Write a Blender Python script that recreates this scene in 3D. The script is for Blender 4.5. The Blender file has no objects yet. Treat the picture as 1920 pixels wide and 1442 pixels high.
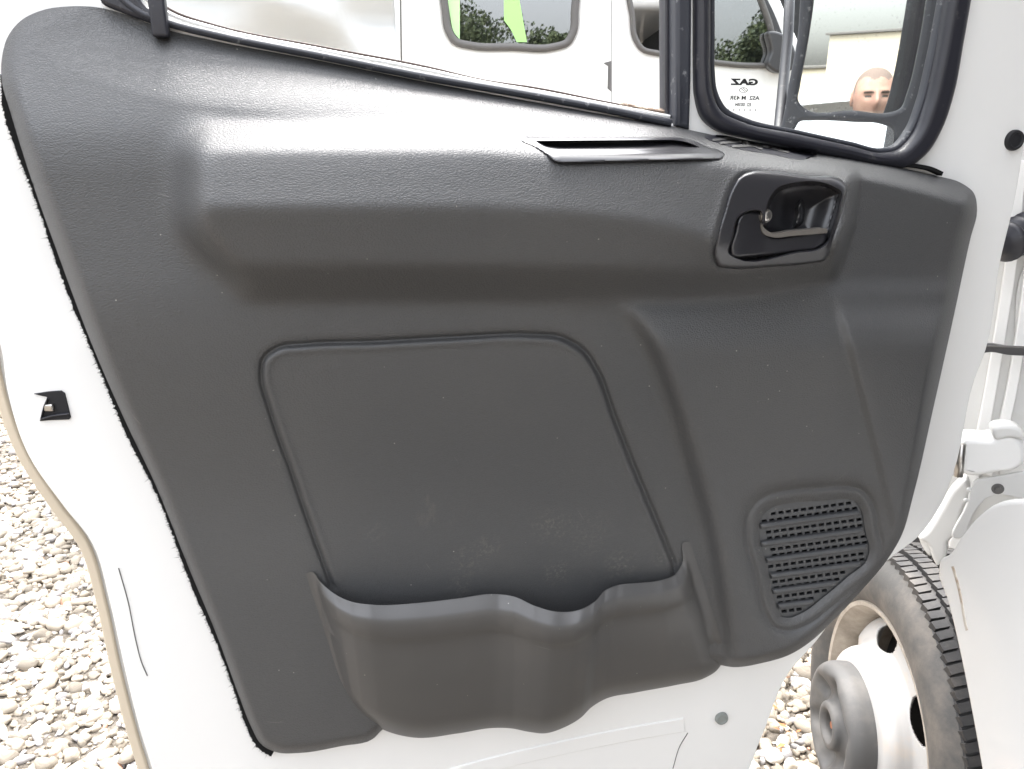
import bpy, bmesh, math, random
import numpy as np
from mathutils import Vector, Matrix
from mathutils.geometry import delaunay_2d_cdt

random.seed(4); rng = np.random.default_rng(4)
SC = bpy.context.scene
COL = SC.collection
R = math.radians

# ------------------------------------------------------------------ camera, sky, sun, exposure
F = 1450.0; CX, CY = 960.0, 721.0
PITCH = R(18.0)
CAM = Vector((0, 0, 1.45))
cd = bpy.data.cameras.new('camera'); cam = bpy.data.objects.new('camera', cd); COL.objects.link(cam)
cam.location = CAM; cam.rotation_euler = (R(90) - PITCH, 0, 0)
cd.sensor_width = 36.0; cd.lens = 36.0 * F / 1920.0; cd.clip_start = 0.02; cd.clip_end = 2000
SC.camera = cam

SUN_EL, SUN_AZ = R(66), R(-8)          # light comes from high up on the left, a little behind the camera
w = bpy.data.worlds.new('World'); SC.world = w; w.use_nodes = True
nt = w.node_tree; nt.nodes.clear()
sky = nt.nodes.new('ShaderNodeTexSky'); sky.sky_type = 'NISHITA'; sky.sun_disc = False
sky.sun_elevation = SUN_EL; sky.sun_rotation = SUN_AZ
sky.air_density = 1.0; sky.dust_density = 4.0; sky.ozone_density = 1.0
hs = nt.nodes.new('ShaderNodeHueSaturation'); hs.inputs['Saturation'].default_value = 0.24
bg = nt.nodes.new('ShaderNodeBackground'); bg.inputs['Strength'].default_value = 0.15
wo = nt.nodes.new('ShaderNodeOutputWorld')
tcw = nt.nodes.new('ShaderNodeTexCoord'); sx = nt.nodes.new('ShaderNodeSeparateXYZ'); nt.links.new(tcw.outputs['Generated'], sx.inputs[0])
mz = nt.nodes.new('ShaderNodeMapRange'); mz.inputs[1].default_value = 0; mz.inputs[2].default_value = 1; mz.inputs[3].default_value = .9; mz.inputs[4].default_value = 3.2
nt.links.new(sx.outputs[2], mz.inputs[0])                 # an overcast sky is brightest overhead
vm = nt.nodes.new('ShaderNodeVectorMath'); vm.operation = 'SCALE'
nt.links.new(sky.outputs[0], hs.inputs['Color']); nt.links.new(hs.outputs[0], vm.inputs[0]); nt.links.new(mz.outputs[0], vm.inputs['Scale']); nt.links.new(vm.outputs[0], bg.inputs[0]); nt.links.new(bg.outputs[0], wo.inputs[0])
sd = bpy.data.lights.new('sun', 'SUN'); sd.energy = 0.75; sd.angle = R(60); sd.color = (1.0, 0.965, 0.915)
sun = bpy.data.objects.new('sun', sd); COL.objects.link(sun)
_d = Vector((math.cos(SUN_EL) * math.sin(SUN_AZ), math.cos(SUN_EL) * math.cos(SUN_AZ), math.sin(SUN_EL)))
sun.rotation_euler = _d.to_track_quat('Z', 'Y').to_euler(); sun.location = _d * 20
vs = SC.view_settings
vs.view_transform = 'Standard'; vs.look = 'None'; vs.gamma = 1; vs.use_curve_mapping = False
vs.exposure = 1.72

# ------------------------------------------------------------------ frames: a point seen at photo pixel (u, v) on a plane
def ray(u, v):
    x = (u - CX) / F; y = -(v - CY) / F
    return Vector((x, math.cos(PITCH) + y * math.sin(PITCH), -math.sin(PITCH) + y * math.cos(PITCH)))
class Frame:
    def __init__(s, O, N, up=(0, 0, 1)):
        s.O = Vector(O); s.N = Vector(N).normalized()
        s.A = Vector(up).cross(s.N).normalized(); s.B = s.N.cross(s.A).normalized()
    def at(s, u, v, h=0.0):
        d = ray(u, v)
        t = (h - (CAM - s.O).dot(s.N)) / d.dot(s.N)
        return CAM + d * t
    def ab(s, u, v, h=0.0):
        p = s.at(u, v, h) - s.O
        return (p.dot(s.A), p.dot(s.B))
    def pt(s, a, b, h): return s.O + s.A * a + s.B * b + s.N * h
TH = R(11.0)
DOOR = Frame((0, 0.85, 0), (math.sin(TH), -math.cos(TH), 0))

def np_at(fr, U, V, H):
    U = np.asarray(U, float); V = np.asarray(V, float); H = np.asarray(H, float)
    x = (U - CX) / F; y = -(V - CY) / F
    d = np.stack([x, math.cos(PITCH) + y * math.sin(PITCH), -math.sin(PITCH) + y * math.cos(PITCH)], -1)
    N = np.array(fr.N); c0 = float((CAM - fr.O).dot(fr.N))
    t = (H - c0) / (d @ N)
    return np.array(CAM) + d * t[..., None]

# ------------------------------------------------------------------ materials
def mat(name, col, rough=0.5, metal=0.0, spec=0.5, bump=None, var=None, coat=0.0):
    """bump = list of (kind, scale, strength, distance, stretch); var = (colour2, scale, lo, hi)"""
    m = bpy.data.materials.new(name); m.use_nodes = True
    n = m.node_tree.nodes; l = m.node_tree.links; b = n['Principled BSDF']
    b.inputs['Base Color'].default_value = (*col, 1); b.inputs['Roughness'].default_value = rough
    b.inputs['Metallic'].default_value = metal; b.inputs['Specular IOR Level'].default_value = spec
    b.inputs['Coat Weight'].default_value = coat; b.inputs['Coat Roughness'].default_value = 0.08
    tc = n.new('ShaderNodeTexCoord')
    last = None
    for (kind, sc, st, dist, stretch) in (bump or []):
        mp = n.new('ShaderNodeMapping'); mp.inputs['Scale'].default_value = stretch
        l.new(tc.outputs['Object'], mp.inputs[0])
        if kind == 'noise':
            t = n.new('ShaderNodeTexNoise'); t.inputs['Scale'].default_value = sc; t.inputs['Detail'].default_value = 4
            t.inputs['Roughness'].default_value = 0.6; out = t.outputs[0]
        else:
            dn = n.new('ShaderNodeTexNoise'); dn.inputs['Scale'].default_value = sc * 0.35; dn.inputs['Detail'].default_value = 3
            mx = n.new('ShaderNodeMixRGB'); mx.blend_type = 'ADD'; mx.inputs[0].default_value = 1.6 / sc
            l.new(mp.outputs[0], dn.inputs[0]); l.new(mp.outputs[0], mx.inputs[1]); l.new(dn.outputs[1], mx.inputs[2])
            t = n.new('ShaderNodeTexVoronoi'); t.feature = 'DISTANCE_TO_EDGE'; t.inputs['Scale'].default_value = sc
            l.new(mx.outputs[0], t.inputs[0])
            cr = n.new('ShaderNodeMapRange'); cr.inputs[1].default_value = 0; cr.inputs[2].default_value = 0.22
            cr.interpolation_type = 'SMOOTHSTEP'
            l.new(t.outputs[0], cr.inputs[0]); out = cr.outputs[0]
        if kind == 'noise': l.new(mp.outputs[0], t.inputs[0])
        bp = n.new('ShaderNodeBump'); bp.inputs['Strength'].default_value = st; bp.inputs['Distance'].default_value = dist
        l.new(out, bp.inputs['Height'])
        if last: l.new(last.outputs[0], bp.inputs['Normal'])
        last = bp
    if last: l.new(last.outputs[0], b.inputs['Normal'])
    if var:
        c2, sc, lo, hi = var
        t = n.new('ShaderNodeTexNoise'); t.inputs['Scale'].default_value = sc; t.inputs['Detail'].default_value = 6; t.inputs['Roughness'].default_value = 0.65
        l.new(tc.outputs['Object'], t.inputs[0])
        mr = n.new('ShaderNodeMapRange'); mr.inputs[1].default_value = lo; mr.inputs[2].default_value = hi
        l.new(t.outputs[0], mr.inputs[0])
        mx = n.new('ShaderNodeMixRGB'); mx.inputs[1].default_value = (*col, 1); mx.inputs[2].default_value = (*c2, 1)
        l.new(mr.outputs[0], mx.inputs[0]); l.new(mx.outputs[0], b.inputs['Base Color'])
    return m

def plastic(name, col, rough, grain, scuff, specks=True, spec=.8, marks=()):
    """trim plastic: leather grain bump, dust specks, dry scuffs that have a shape of their own"""
    m = mat(name, col, rough, spec=spec, bump=([('grain', 300, 0.5, 0.00055 * grain, (1, 1, 1.7)), ('noise', 60, 0.12, 0.001, (1, 1, 1))] if grain else [('noise', 900, 0.08, 0.0003, (1, 1, 1))]))
    n = m.node_tree.nodes; l = m.node_tree.links; b = n['Principled BSDF']
    tc = [x for x in n if x.type == 'TEX_COORD'][0]
    big = n.new('ShaderNodeTexNoise'); big.inputs['Scale'].default_value = 5; big.inputs['Detail'].default_value = 7
    l.new(tc.outputs['Object'], big.inputs[0])
    m1 = n.new('ShaderNodeMapRange'); m1.inputs[1].default_value = 0.35; m1.inputs[2].default_value = 0.75
    m1.inputs[3].default_value = 0.0; m1.inputs[4].default_value = 0.35
    l.new(big.outputs[0], m1.inputs[0])
    a = n.new('ShaderNodeMixRGB'); a.inputs[1].default_value = (*col, 1); a.inputs[2].default_value = (col[0] * 1.5 + .006, col[1] * 1.45 + .004, col[2] * 1.35 + .003, 1)
    l.new(m1.outputs[0], a.inputs[0])
    prev = a
    if specks:
        vo = n.new('ShaderNodeTexVoronoi'); vo.inputs['Scale'].default_value = 48
        l.new(tc.outputs['Object'], vo.inputs[0])
        lt = n.new('ShaderNodeMapRange'); lt.inputs[1].default_value = 0.045; lt.inputs[2].default_value = 0.02
        l.new(vo.outputs['Distance'], lt.inputs[0])
        sp = n.new('ShaderNodeSeparateColor'); l.new(vo.outputs['Color'], sp.inputs[0])
        gt = n.new('ShaderNodeMath'); gt.operation = 'GREATER_THAN'; gt.inputs[1].default_value = 0.35; l.new(sp.outputs[0], gt.inputs[0])
        mu = n.new('ShaderNodeMath'); mu.operation = 'MULTIPLY'; l.new(lt.outputs[0], mu.inputs[0]); l.new(gt.outputs[0], mu.inputs[1])
        c = n.new('ShaderNodeMixRGB'); c.inputs[2].default_value = (.3, .29, .26, 1)
        l.new(mu.outputs[0], c.inputs[0]); l.new(prev.outputs[0], c.inputs[1]); prev = c
    if scuff:
        mp = n.new('ShaderNodeMapping'); mp.inputs['Scale'].default_value = (1, 1, .5); mp.inputs['Rotation'].default_value = (0, .5, 0)
        l.new(tc.outputs['Object'], mp.inputs[0])
        s1 = n.new('ShaderNodeTexNoise'); s1.inputs['Scale'].default_value = 9; s1.inputs['Detail'].default_value = 10; s1.inputs['Roughness'].default_value = .8
        l.new(mp.outputs[0], s1.inputs[0])
        r1 = n.new('ShaderNodeMapRange'); r1.inputs[1].default_value = .63; r1.inputs[2].default_value = .8; r1.inputs[4].default_value = scuff
        l.new(s1.outputs[0], r1.inputs[0])
        c = n.new('ShaderNodeMixRGB'); c.inputs[2].default_value = (.22, .2, .17, 1)
        l.new(r1.outputs[0], c.inputs[0]); l.new(prev.outputs[0], c.inputs[1]); prev = c
    if scuff:
        for (ry, sc_, thr) in ((.5, 26, .80), (-.7, 34, .81), (1.35, 22, .805)):
            mp = n.new('ShaderNodeMapping'); mp.inputs['Rotation'].default_value = (0, ry, 0)
            mp2 = n.new('ShaderNodeMapping'); mp2.inputs['Scale'].default_value = (sc_ * 14, sc_, sc_ * .55)
            l.new(tc.outputs['Object'], mp.inputs[0]); l.new(mp.outputs[0], mp2.inputs[0])
            s1 = n.new('ShaderNodeTexNoise'); s1.inputs['Scale'].default_value = 1; s1.inputs['Detail'].default_value = 1; l.new(mp2.outputs[0], s1.inputs[0])
            r1 = n.new('ShaderNodeMapRange'); r1.inputs[1].default_value = thr; r1.inputs[2].default_value = thr + .05; r1.inputs[4].default_value = .4; l.new(s1.outputs[0], r1.inputs[0])
            c = n.new('ShaderNodeMixRGB'); c.inputs[2].default_value = (.24, .23, .21, 1)
            l.new(r1.outputs[0], c.inputs[0]); l.new(prev.outputs[0], c.inputs[1]); prev = c
    if marks:
        nz = n.new('ShaderNodeTexNoise'); nz.inputs['Scale'].default_value = 210; nz.inputs['Detail'].default_value = 6; nz.inputs['Roughness'].default_value = .75
        l.new(tc.outputs['Object'], nz.inputs[0])
        rr = n.new('ShaderNodeMapRange'); rr.inputs[1].default_value = .5; rr.inputs[2].default_value = .72; l.new(nz.outputs[0], rr.inputs[0])
        base = DOOR.at(1850, 700); base.z = .35
        for (u_, v_, h_, rad_, st_) in marks:
            p_ = DOOR.at(u_, v_, h_) - base
            vd = n.new('ShaderNodeVectorMath'); vd.operation = 'DISTANCE'; vd.inputs[1].default_value = p_; l.new(tc.outputs['Object'], vd.inputs[0])
            fr_ = n.new('ShaderNodeMapRange'); fr_.inputs[1].default_value = rad_; fr_.inputs[2].default_value = rad_ * .2; fr_.inputs[4].default_value = st_ * .6; l.new(vd.outputs['Value'], fr_.inputs[0])
            mu = n.new('ShaderNodeMath'); mu.operation = 'MULTIPLY'; l.new(fr_.outputs[0], mu.inputs[0]); l.new(rr.outputs[0], mu.inputs[1])
            c = n.new('ShaderNodeMixRGB'); c.inputs[2].default_value = (.27, .25, .21, 1)
            l.new(mu.outputs[0], c.inputs[0]); l.new(prev.outputs[0], c.inputs[1]); prev = c
    l.new(prev.outputs[0], b.inputs['Base Color'])
    return m

M = {}
CM = [(1168, 447, .105, .022, .8), (1180, 462, .10, .014, .8), (1032, 985, .036, .03, .6), (1045, 1072, .036, .022, .9), (1165, 1055, .036, .028, .7), (875, 1050, .036, .03, .45), (915, 1025, .036, .02, .6), (1240, 1045, .036, .02, .6),
      (860, 1100, .036, .02, .5), (1100, 1000, .036, .04, .4), (700, 1000, .036, .02, .3), (1290, 790, .05, .03, .35), (1480, 620, .05, .05, .2)]
M['card'] = plastic('grained charcoal plastic', (.043, .0438, .0450), .52, 1.0, .3, marks=CM)
M['insert'] = plastic('grained charcoal insert', (.041, .0417, .043), .52, 1.0, .5)
M['pouch'] = plastic('smooth charcoal plastic', (.052, .051, .050), .48, 0, .25)
M['grille'] = plastic('grille plastic', (.034, .036, .039), .5, 0, .1)
M['black'] = plastic('black satin plastic', (.018, .018, .021), .3, 0, .35, marks=[(1400, 375, .09, .016, .8), (1412, 380, .09, .01, .8), (1548, 408, .07, .012, .7), (1390, 450, .09, .014, .5), (1385, 430, .09, .012, .5)])
M['rubber'] = mat('rubber', (.018, .018, .024), .4, bump=[('noise', 300, .2, .0006, (1, 1, 1))], var=((.12, .115, .11), 60, .62, .85))
M['dust_rubber'] = mat('dusty rubber', (.028, .030, .038), .5, bump=[('noise', 120, .4, .001, (1, 1, 1))], var=((.3, .3, .3), 70, .6, .78))
M['seal_grey'] = mat('grey rubber', (.11, .105, .10), .6)
M['white'] = mat('white paint', (.76, .755, .735), .32, coat=.5, bump=[('noise', 3, .04, .01, (1, 1, 1))])
M['white_shaded'] = mat('shaded white paint', (.60, .595, .575), .45, var=((.50, .47, .41), 7, .55, .8))  # darker copy of the white paint, jamb shading put into its colour
M['cream'] = mat('cream edge sealant', (.56, .48, .37), .6)
M['plug'] = mat('grey plug', (.22, .235, .22), .6)
M['dark'] = mat('dark void', (.006, .006, .008), .7)
M['felt'] = mat('black felt', (.012, .012, .012), 1.0, spec=.1)
M['brown'] = mat('brown rubber lip', (.05, .032, .026), .6)
M['metal'] = mat('bare metal', (.5, .48, .45), .3, metal=1)
M['lever_highlight'] = mat('lever edge highlight', (.11, .10, .088), .45)  # lever top catching light: the highlight is put into a paler colour
M['tyre'] = mat('tyre rubber', (.028, .027, .027), .65, bump=[('noise', 200, .3, .001, (1, 1, 1))], var=((.09, .08, .07), 9, .45, .7))
M['sidewall'] = mat('dusty sidewall', (.055, .053, .05), .7, bump=[('noise', 160, .3, .001, (1, 1, 1))], var=((.12, .105, .09), 8, .42, .62))
M['rim'] = mat('white rim paint', (.40, .387, .37), .4, var=((.5, .4, .3), 12, .58, .85))
M['rimdirt'] = mat('muddy rim flange', (.25, .215, .175), .7, var=((.42, .37, .31), 14, .4, .65))
M['cap'] = mat('grey hub cap plastic', (.075, .073, .071), .65, var=((.13, .12, .108), 8, .45, .7))
M['rust'] = mat('rusty nut', (.25, .09, .04), .8)
M['tarp'] = mat('pale tarpaulin', (.56, .57, .56), .5)
M['cream_wall'] = mat('cream render', (.50, .455, .36), .85, var=((.45, .40, .31), 2, .4, .7))
M['lime'] = mat('lime stripe', (.36, .66, .22), .7)
M['pale_lime'] = mat('pale lime stripe', (.5, .78, .38), .8)
M['print'] = mat('black glass print', (.01, .01, .01), .6)
M['silver'] = mat('silver mirror', (.93, .93, .92), .012, metal=1)

def glass(name, refl, tint, rough=0.0, dirt=0.0):
    m = bpy.data.materials.new(name); m.use_nodes = True
    n = m.node_tree.nodes; l = m.node_tree.links; n.clear()
    o = n.new('ShaderNodeOutputMaterial'); t = n.new('ShaderNodeBsdfTransparent'); t.inputs[0].default_value = (*tint, 1)
    g = n.new('ShaderNodeBsdfGlossy'); g.inputs['Roughness'].default_value = rough
    lw = n.new('ShaderNodeLayerWeight'); lw.inputs[0].default_value = .35
    ad = n.new('ShaderNodeMath'); ad.operation = 'MULTIPLY_ADD'; ad.inputs[1].default_value = .5; ad.inputs[2].default_value = refl; ad.use_clamp = True
    l.new(lw.outputs['Fresnel'], ad.inputs[0])
    mx = n.new('ShaderNodeMixShader'); l.new(ad.outputs[0], mx.inputs[0]); l.new(t.outputs[0], mx.inputs[1]); l.new(g.outputs[0], mx.inputs[2])
    last = mx
    if dirt:
        df = n.new('ShaderNodeBsdfDiffuse'); df.inputs[0].default_value = (.6, .6, .6, 1)
        tc = n.new('ShaderNodeTexCoord'); no = n.new('ShaderNodeTexVoronoi'); no.inputs['Scale'].default_value = 120
        l.new(tc.outputs['Object'], no.inputs[0])
        mr = n.new('ShaderNodeMapRange'); mr.inputs[1].default_value = .2; mr.inputs[2].default_value = .08; mr.inputs[4].default_value = dirt
        l.new(no.outputs['Distance'], mr.inputs[0])
        nz = n.new('ShaderNodeTexNoise'); nz.inputs['Scale'].default_value = 11; l.new(tc.outputs['Object'], nz.inputs[0])
        m2 = n.new('ShaderNodeMapRange'); m2.inputs[1].default_value = .5; m2.inputs[2].default_value = .68; l.new(nz.outputs[0], m2.inputs[0])
        mu = n.new('ShaderNodeMath'); mu.operation = 'MULTIPLY'; l.new(mr.outputs[0], mu.inputs[0]); l.new(m2.outputs[0], mu.inputs[1])
        ms = n.new('ShaderNodeMixShader'); l.new(mu.outputs[0], ms.inputs[0]); l.new(last.outputs[0], ms.inputs[1]); l.new(df.outputs[0], ms.inputs[2]); last = ms
    l.new(last.outputs[0], o.inputs[0]); return m
M['glass'] = glass('clear dusty glass', .0, (.97, .98, .97), dirt=.45)
M['dark_glass'] = glass('tinted van glass', .30, (.42, .44, .44), .012)

# ------------------------------------------------------------------ helpers
def root(name, loc, label, cat, group=None):
    o = bpy.data.objects.new(name, None); COL.objects.link(o); o.location = loc; o.empty_display_size = .1
    o['label'] = label; o['category'] = cat
    if group: o['group'] = group
    return o
def wloc(p):
    v = Vector((0, 0, 0))
    while p is not None:
        v = v + Vector(p.location); p = p.parent
    return v
def link_mesh(name, me, m, parent=None, smooth=False, label=None):
    o = bpy.data.objects.new(name, me); COL.objects.link(o)
    if m is not None and len(me.materials) == 0: me.materials.append(m)
    if parent is not None: o.parent = parent
    if smooth: me.polygons.foreach_set('use_smooth', [True] * len(me.polygons))
    if label: o['label'] = label
    me.update(); return o
def off_mesh(me, parent):
    d = wloc(parent) if parent is not None else Vector((0, 0, 0))
    me.transform(Matrix.Translation(-d))
def from_arrays(name, V, Fc, m, parent=None, smooth=True, label=None):
    me = bpy.data.meshes.new(name); me.from_pydata([tuple(map(float, p)) for p in V], [], [tuple(map(int, f)) for f in Fc]); off_mesh(me, parent)
    return link_mesh(name, me, m, parent, smooth, label)

def cr(pts, closed=True, n=6):
    """Catmull-Rom through the points; a point given as (x, y, 1) is a sharp corner"""
    P = [(p[0], p[1]) for p in pts]; K = [len(p) > 2 for p in pts]; N = len(P); out = []
    for i in range(N if closed else N - 1):
        p1 = P[i]; p2 = P[(i + 1) % N]
        p0 = P[(i - 1) % N] if (closed or i > 0) else p1
        p3 = P[(i + 2) % N] if (closed or i + 2 < N) else p2
        if K[i]: p0 = p1
        if K[(i + 1) % N]: p3 = p2
        # centripetal-ish scaling keeps short/long neighbours from overshooting
        d01 = math.dist(p0, p1) or 1e9; d12 = math.dist(p1, p2) or 1e-9; d23 = math.dist(p2, p3) or 1e9
        m1 = [0, 0]; m2 = [0, 0]
        for a in (0, 1):
            if p0 != p1: m1[a] = ((p1[a] - p0[a]) / d01 * d12 + (p2[a] - p1[a]) / d12 * d01) / (d01 + d12) * d12
            else: m1[a] = p2[a] - p1[a]
            if p3 != p2: m2[a] = ((p2[a] - p1[a]) / d12 * d23 + (p3[a] - p2[a]) / d23 * d12) / (d12 + d23) * d12
            else: m2[a] = p2[a] - p1[a]
        for k in range(n):
            t = k / n; h00 = 2*t**3 - 3*t*t + 1; h10 = t**3 - 2*t*t + t; h01 = -2*t**3 + 3*t*t; h11 = t**3 - t*t
            out.append(tuple(h00*p1[a] + h10*m1[a] + h01*p2[a] + h11*m2[a] for a in (0, 1)))
    if not closed: out.append(P[-1])
    return out

def plate(name, fr, outer, m, h=0.0, thick=0.01, bevel=0.001, holes=(), parent=None, smooth=True, px=True, label=None, seg=6, bres=2):
    """solid plate whose front face lies h in front of the frame's plane; outlines in photo pixels"""
    cu = bpy.data.curves.new(name, 'CURVE'); cu.dimensions = '2D'; cu.fill_mode = 'BOTH'
    bevel = min(bevel, thick * .49)
    for poly in [outer] + list(holes):
        pts = cr(poly, True, seg) if smooth else [(p[0], p[1]) for p in poly]
        ab = [fr.ab(p[0], p[1], h) for p in pts] if px else pts
        s = cu.splines.new('POLY'); s.points.add(len(ab) - 1)
        for q, (a, b) in zip(s.points, ab): q.co = (a, b, 0, 1)
        s.use_cyclic_u = True
    cu.extrude = max(thick / 2 - bevel, 1e-5); cu.bevel_depth = bevel; cu.bevel_resolution = bres; cu.offset = -bevel
    t = bpy.data.objects.new('tmp', cu); COL.objects.link(t)
    bpy.context.view_layer.update()
    me = bpy.data.meshes.new_from_object(t); bpy.data.objects.remove(t)
    Mx = Matrix((( fr.A.x, fr.B.x, fr.N.x, 0), (fr.A.y, fr.B.y, fr.N.y, 0), (fr.A.z, fr.B.z, fr.N.z, 0), (0, 0, 0, 1)))
    me.transform(Matrix.Translation(fr.O + fr.N * (h - thick / 2)) @ Mx)
    off_mesh(me, parent); me.materials.clear(); me.name = name
    o = link_mesh(name, me, m, parent, False, label)
    me.polygons.foreach_set('use_smooth', [True] * len(me.polygons))
    try: me.set_sharp_from_angle(angle=R(40))
    except Exception: pass
    return o

def ribbon_poly(path, w0, w1=None, n=6, closed=False):
    """outline of a strip following a pixel path; w0/w1 = offsets to the two sides"""
    P = np.array(cr(path, closed, n)); w1 = w0 if w1 is None else w1
    T = np.gradient(P, axis=0); T /= np.linalg.norm(T, axis=1)[:, None]; Nn = np.stack([-T[:, 1], T[:, 0]], 1)
    a = P + Nn * w0; b = P - Nn * w1
    return [tuple(p) for p in a] + [tuple(p) for p in b[::-1]]
def strip(name, fr, path, w0, w1, m, h, thick, bevel=.001, parent=None, label=None):
    return plate(name, fr, ribbon_poly(path, w0, w1), m, h, thick, bevel, parent=parent, smooth=False, label=label)

def tube(name, pts, r, m, parent=None, seg=10, closed=False, label=None, taper=None):
    P = [Vector(p) for p in pts]; V = []; Fc = []; n = len(P)
    prev = None
    for i, p in enumerate(P):
        t = (P[min(i + 1, n - 1)] - P[max(i - 1, 0)]).normalized()
        x = t.orthogonal().normalized() if prev is None else (prev - t * prev.dot(t)).normalized()
        prev = x; y = t.cross(x); rr = r[i] if isinstance(r, (list, tuple)) else r
        for k in range(seg):
            a = 2 * math.pi * k / seg; V.append(p + x * (rr * math.cos(a)) + y * (rr * math.sin(a)))
    for i in range(n - 1):
        for k in range(seg): Fc.append((i*seg+k, i*seg+(k+1) % seg, (i+1)*seg+(k+1) % seg, (i+1)*seg+k))
    Fc.append(tuple(range(seg))[::-1]); Fc.append(tuple((n-1)*seg + k for k in range(seg)))
    return from_arrays(name, V, Fc, m, parent, True, label)

def boxbm(bm, c, s, bev=0.0, rot=None):
    r = bmesh.ops.create_cube(bm, size=1.0)['verts']
    Mx = Matrix.Translation(Vector(c)) @ (rot.to_4x4() if rot else Matrix.Identity(4)) @ Matrix.Diagonal((*s, 1))
    bmesh.ops.transform(bm, matrix=Mx, verts=r)
    if bev:
        ed = list({e for v in r for e in v.link_edges}); bmesh.ops.bevel(bm, geom=ed, offset=bev, segments=3, affect='EDGES', profile=.6)
def bm_obj(name, bm, m, parent=None, smooth=True, label=None):
    me = bpy.data.meshes.new(name); bm.to_mesh(me); bm.free(); off_mesh(me, parent)
    o = link_mesh(name, me, m, parent, smooth, label)
    try: me.set_sharp_from_angle(angle=R(40))
    except Exception: pass
    return o
def box(name, c, s, m, parent=None, bev=.003, rot=None, label=None):
    bm = bmesh.new(); boxbm(bm, c, s, bev, rot); return bm_obj(name, bm, m, parent, True, label)
def lathe(name, prof, C, axis_out, m, parent=None, seg=96, label=None, upv=(0, 0, 1)):
    """prof = [(radius, offset along axis_out)]"""
    ax = Vector(axis_out).normalized(); e1 = Vector(upv); e2 = ax.cross(e1); V = []; Fc = []
    for (r, o) in prof:
        for k in range(seg):
            a = 2*math.pi*k/seg; V.append(Vector(C) + ax*o + e1*(r*math.cos(a)) + e2*(r*math.sin(a)))
    for i in range(len(prof)-1):
        for k in range(seg): Fc.append((i*seg+k, (i+1)*seg+k, (i+1)*seg+(k+1) % seg, i*seg+(k+1) % seg))
    o = from_arrays(name, V, Fc, m, parent, True, label)
    try: o.data.set_sharp_from_angle(angle=R(35))
    except Exception: pass
    return o

# ------------------------------------------------------------------ ground
me = bpy.data.meshes.new('ground')
me.from_pydata([(-200, -200, 0), (200, -200, 0), (200, 300, 0), (-200, 300, 0)], [], [(0, 1, 2, 3)])
g = link_mesh('ground', me, mat('darkened subsoil', (.07, .058, .045), .95, bump=[('noise', 40, .8, .02, (1, 1, 1))], var=((.16, .14, .115), 55, .4, .6)))  # soil colour darkened to cut light bouncing up onto the door
g['kind'] = 'structure'

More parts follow.
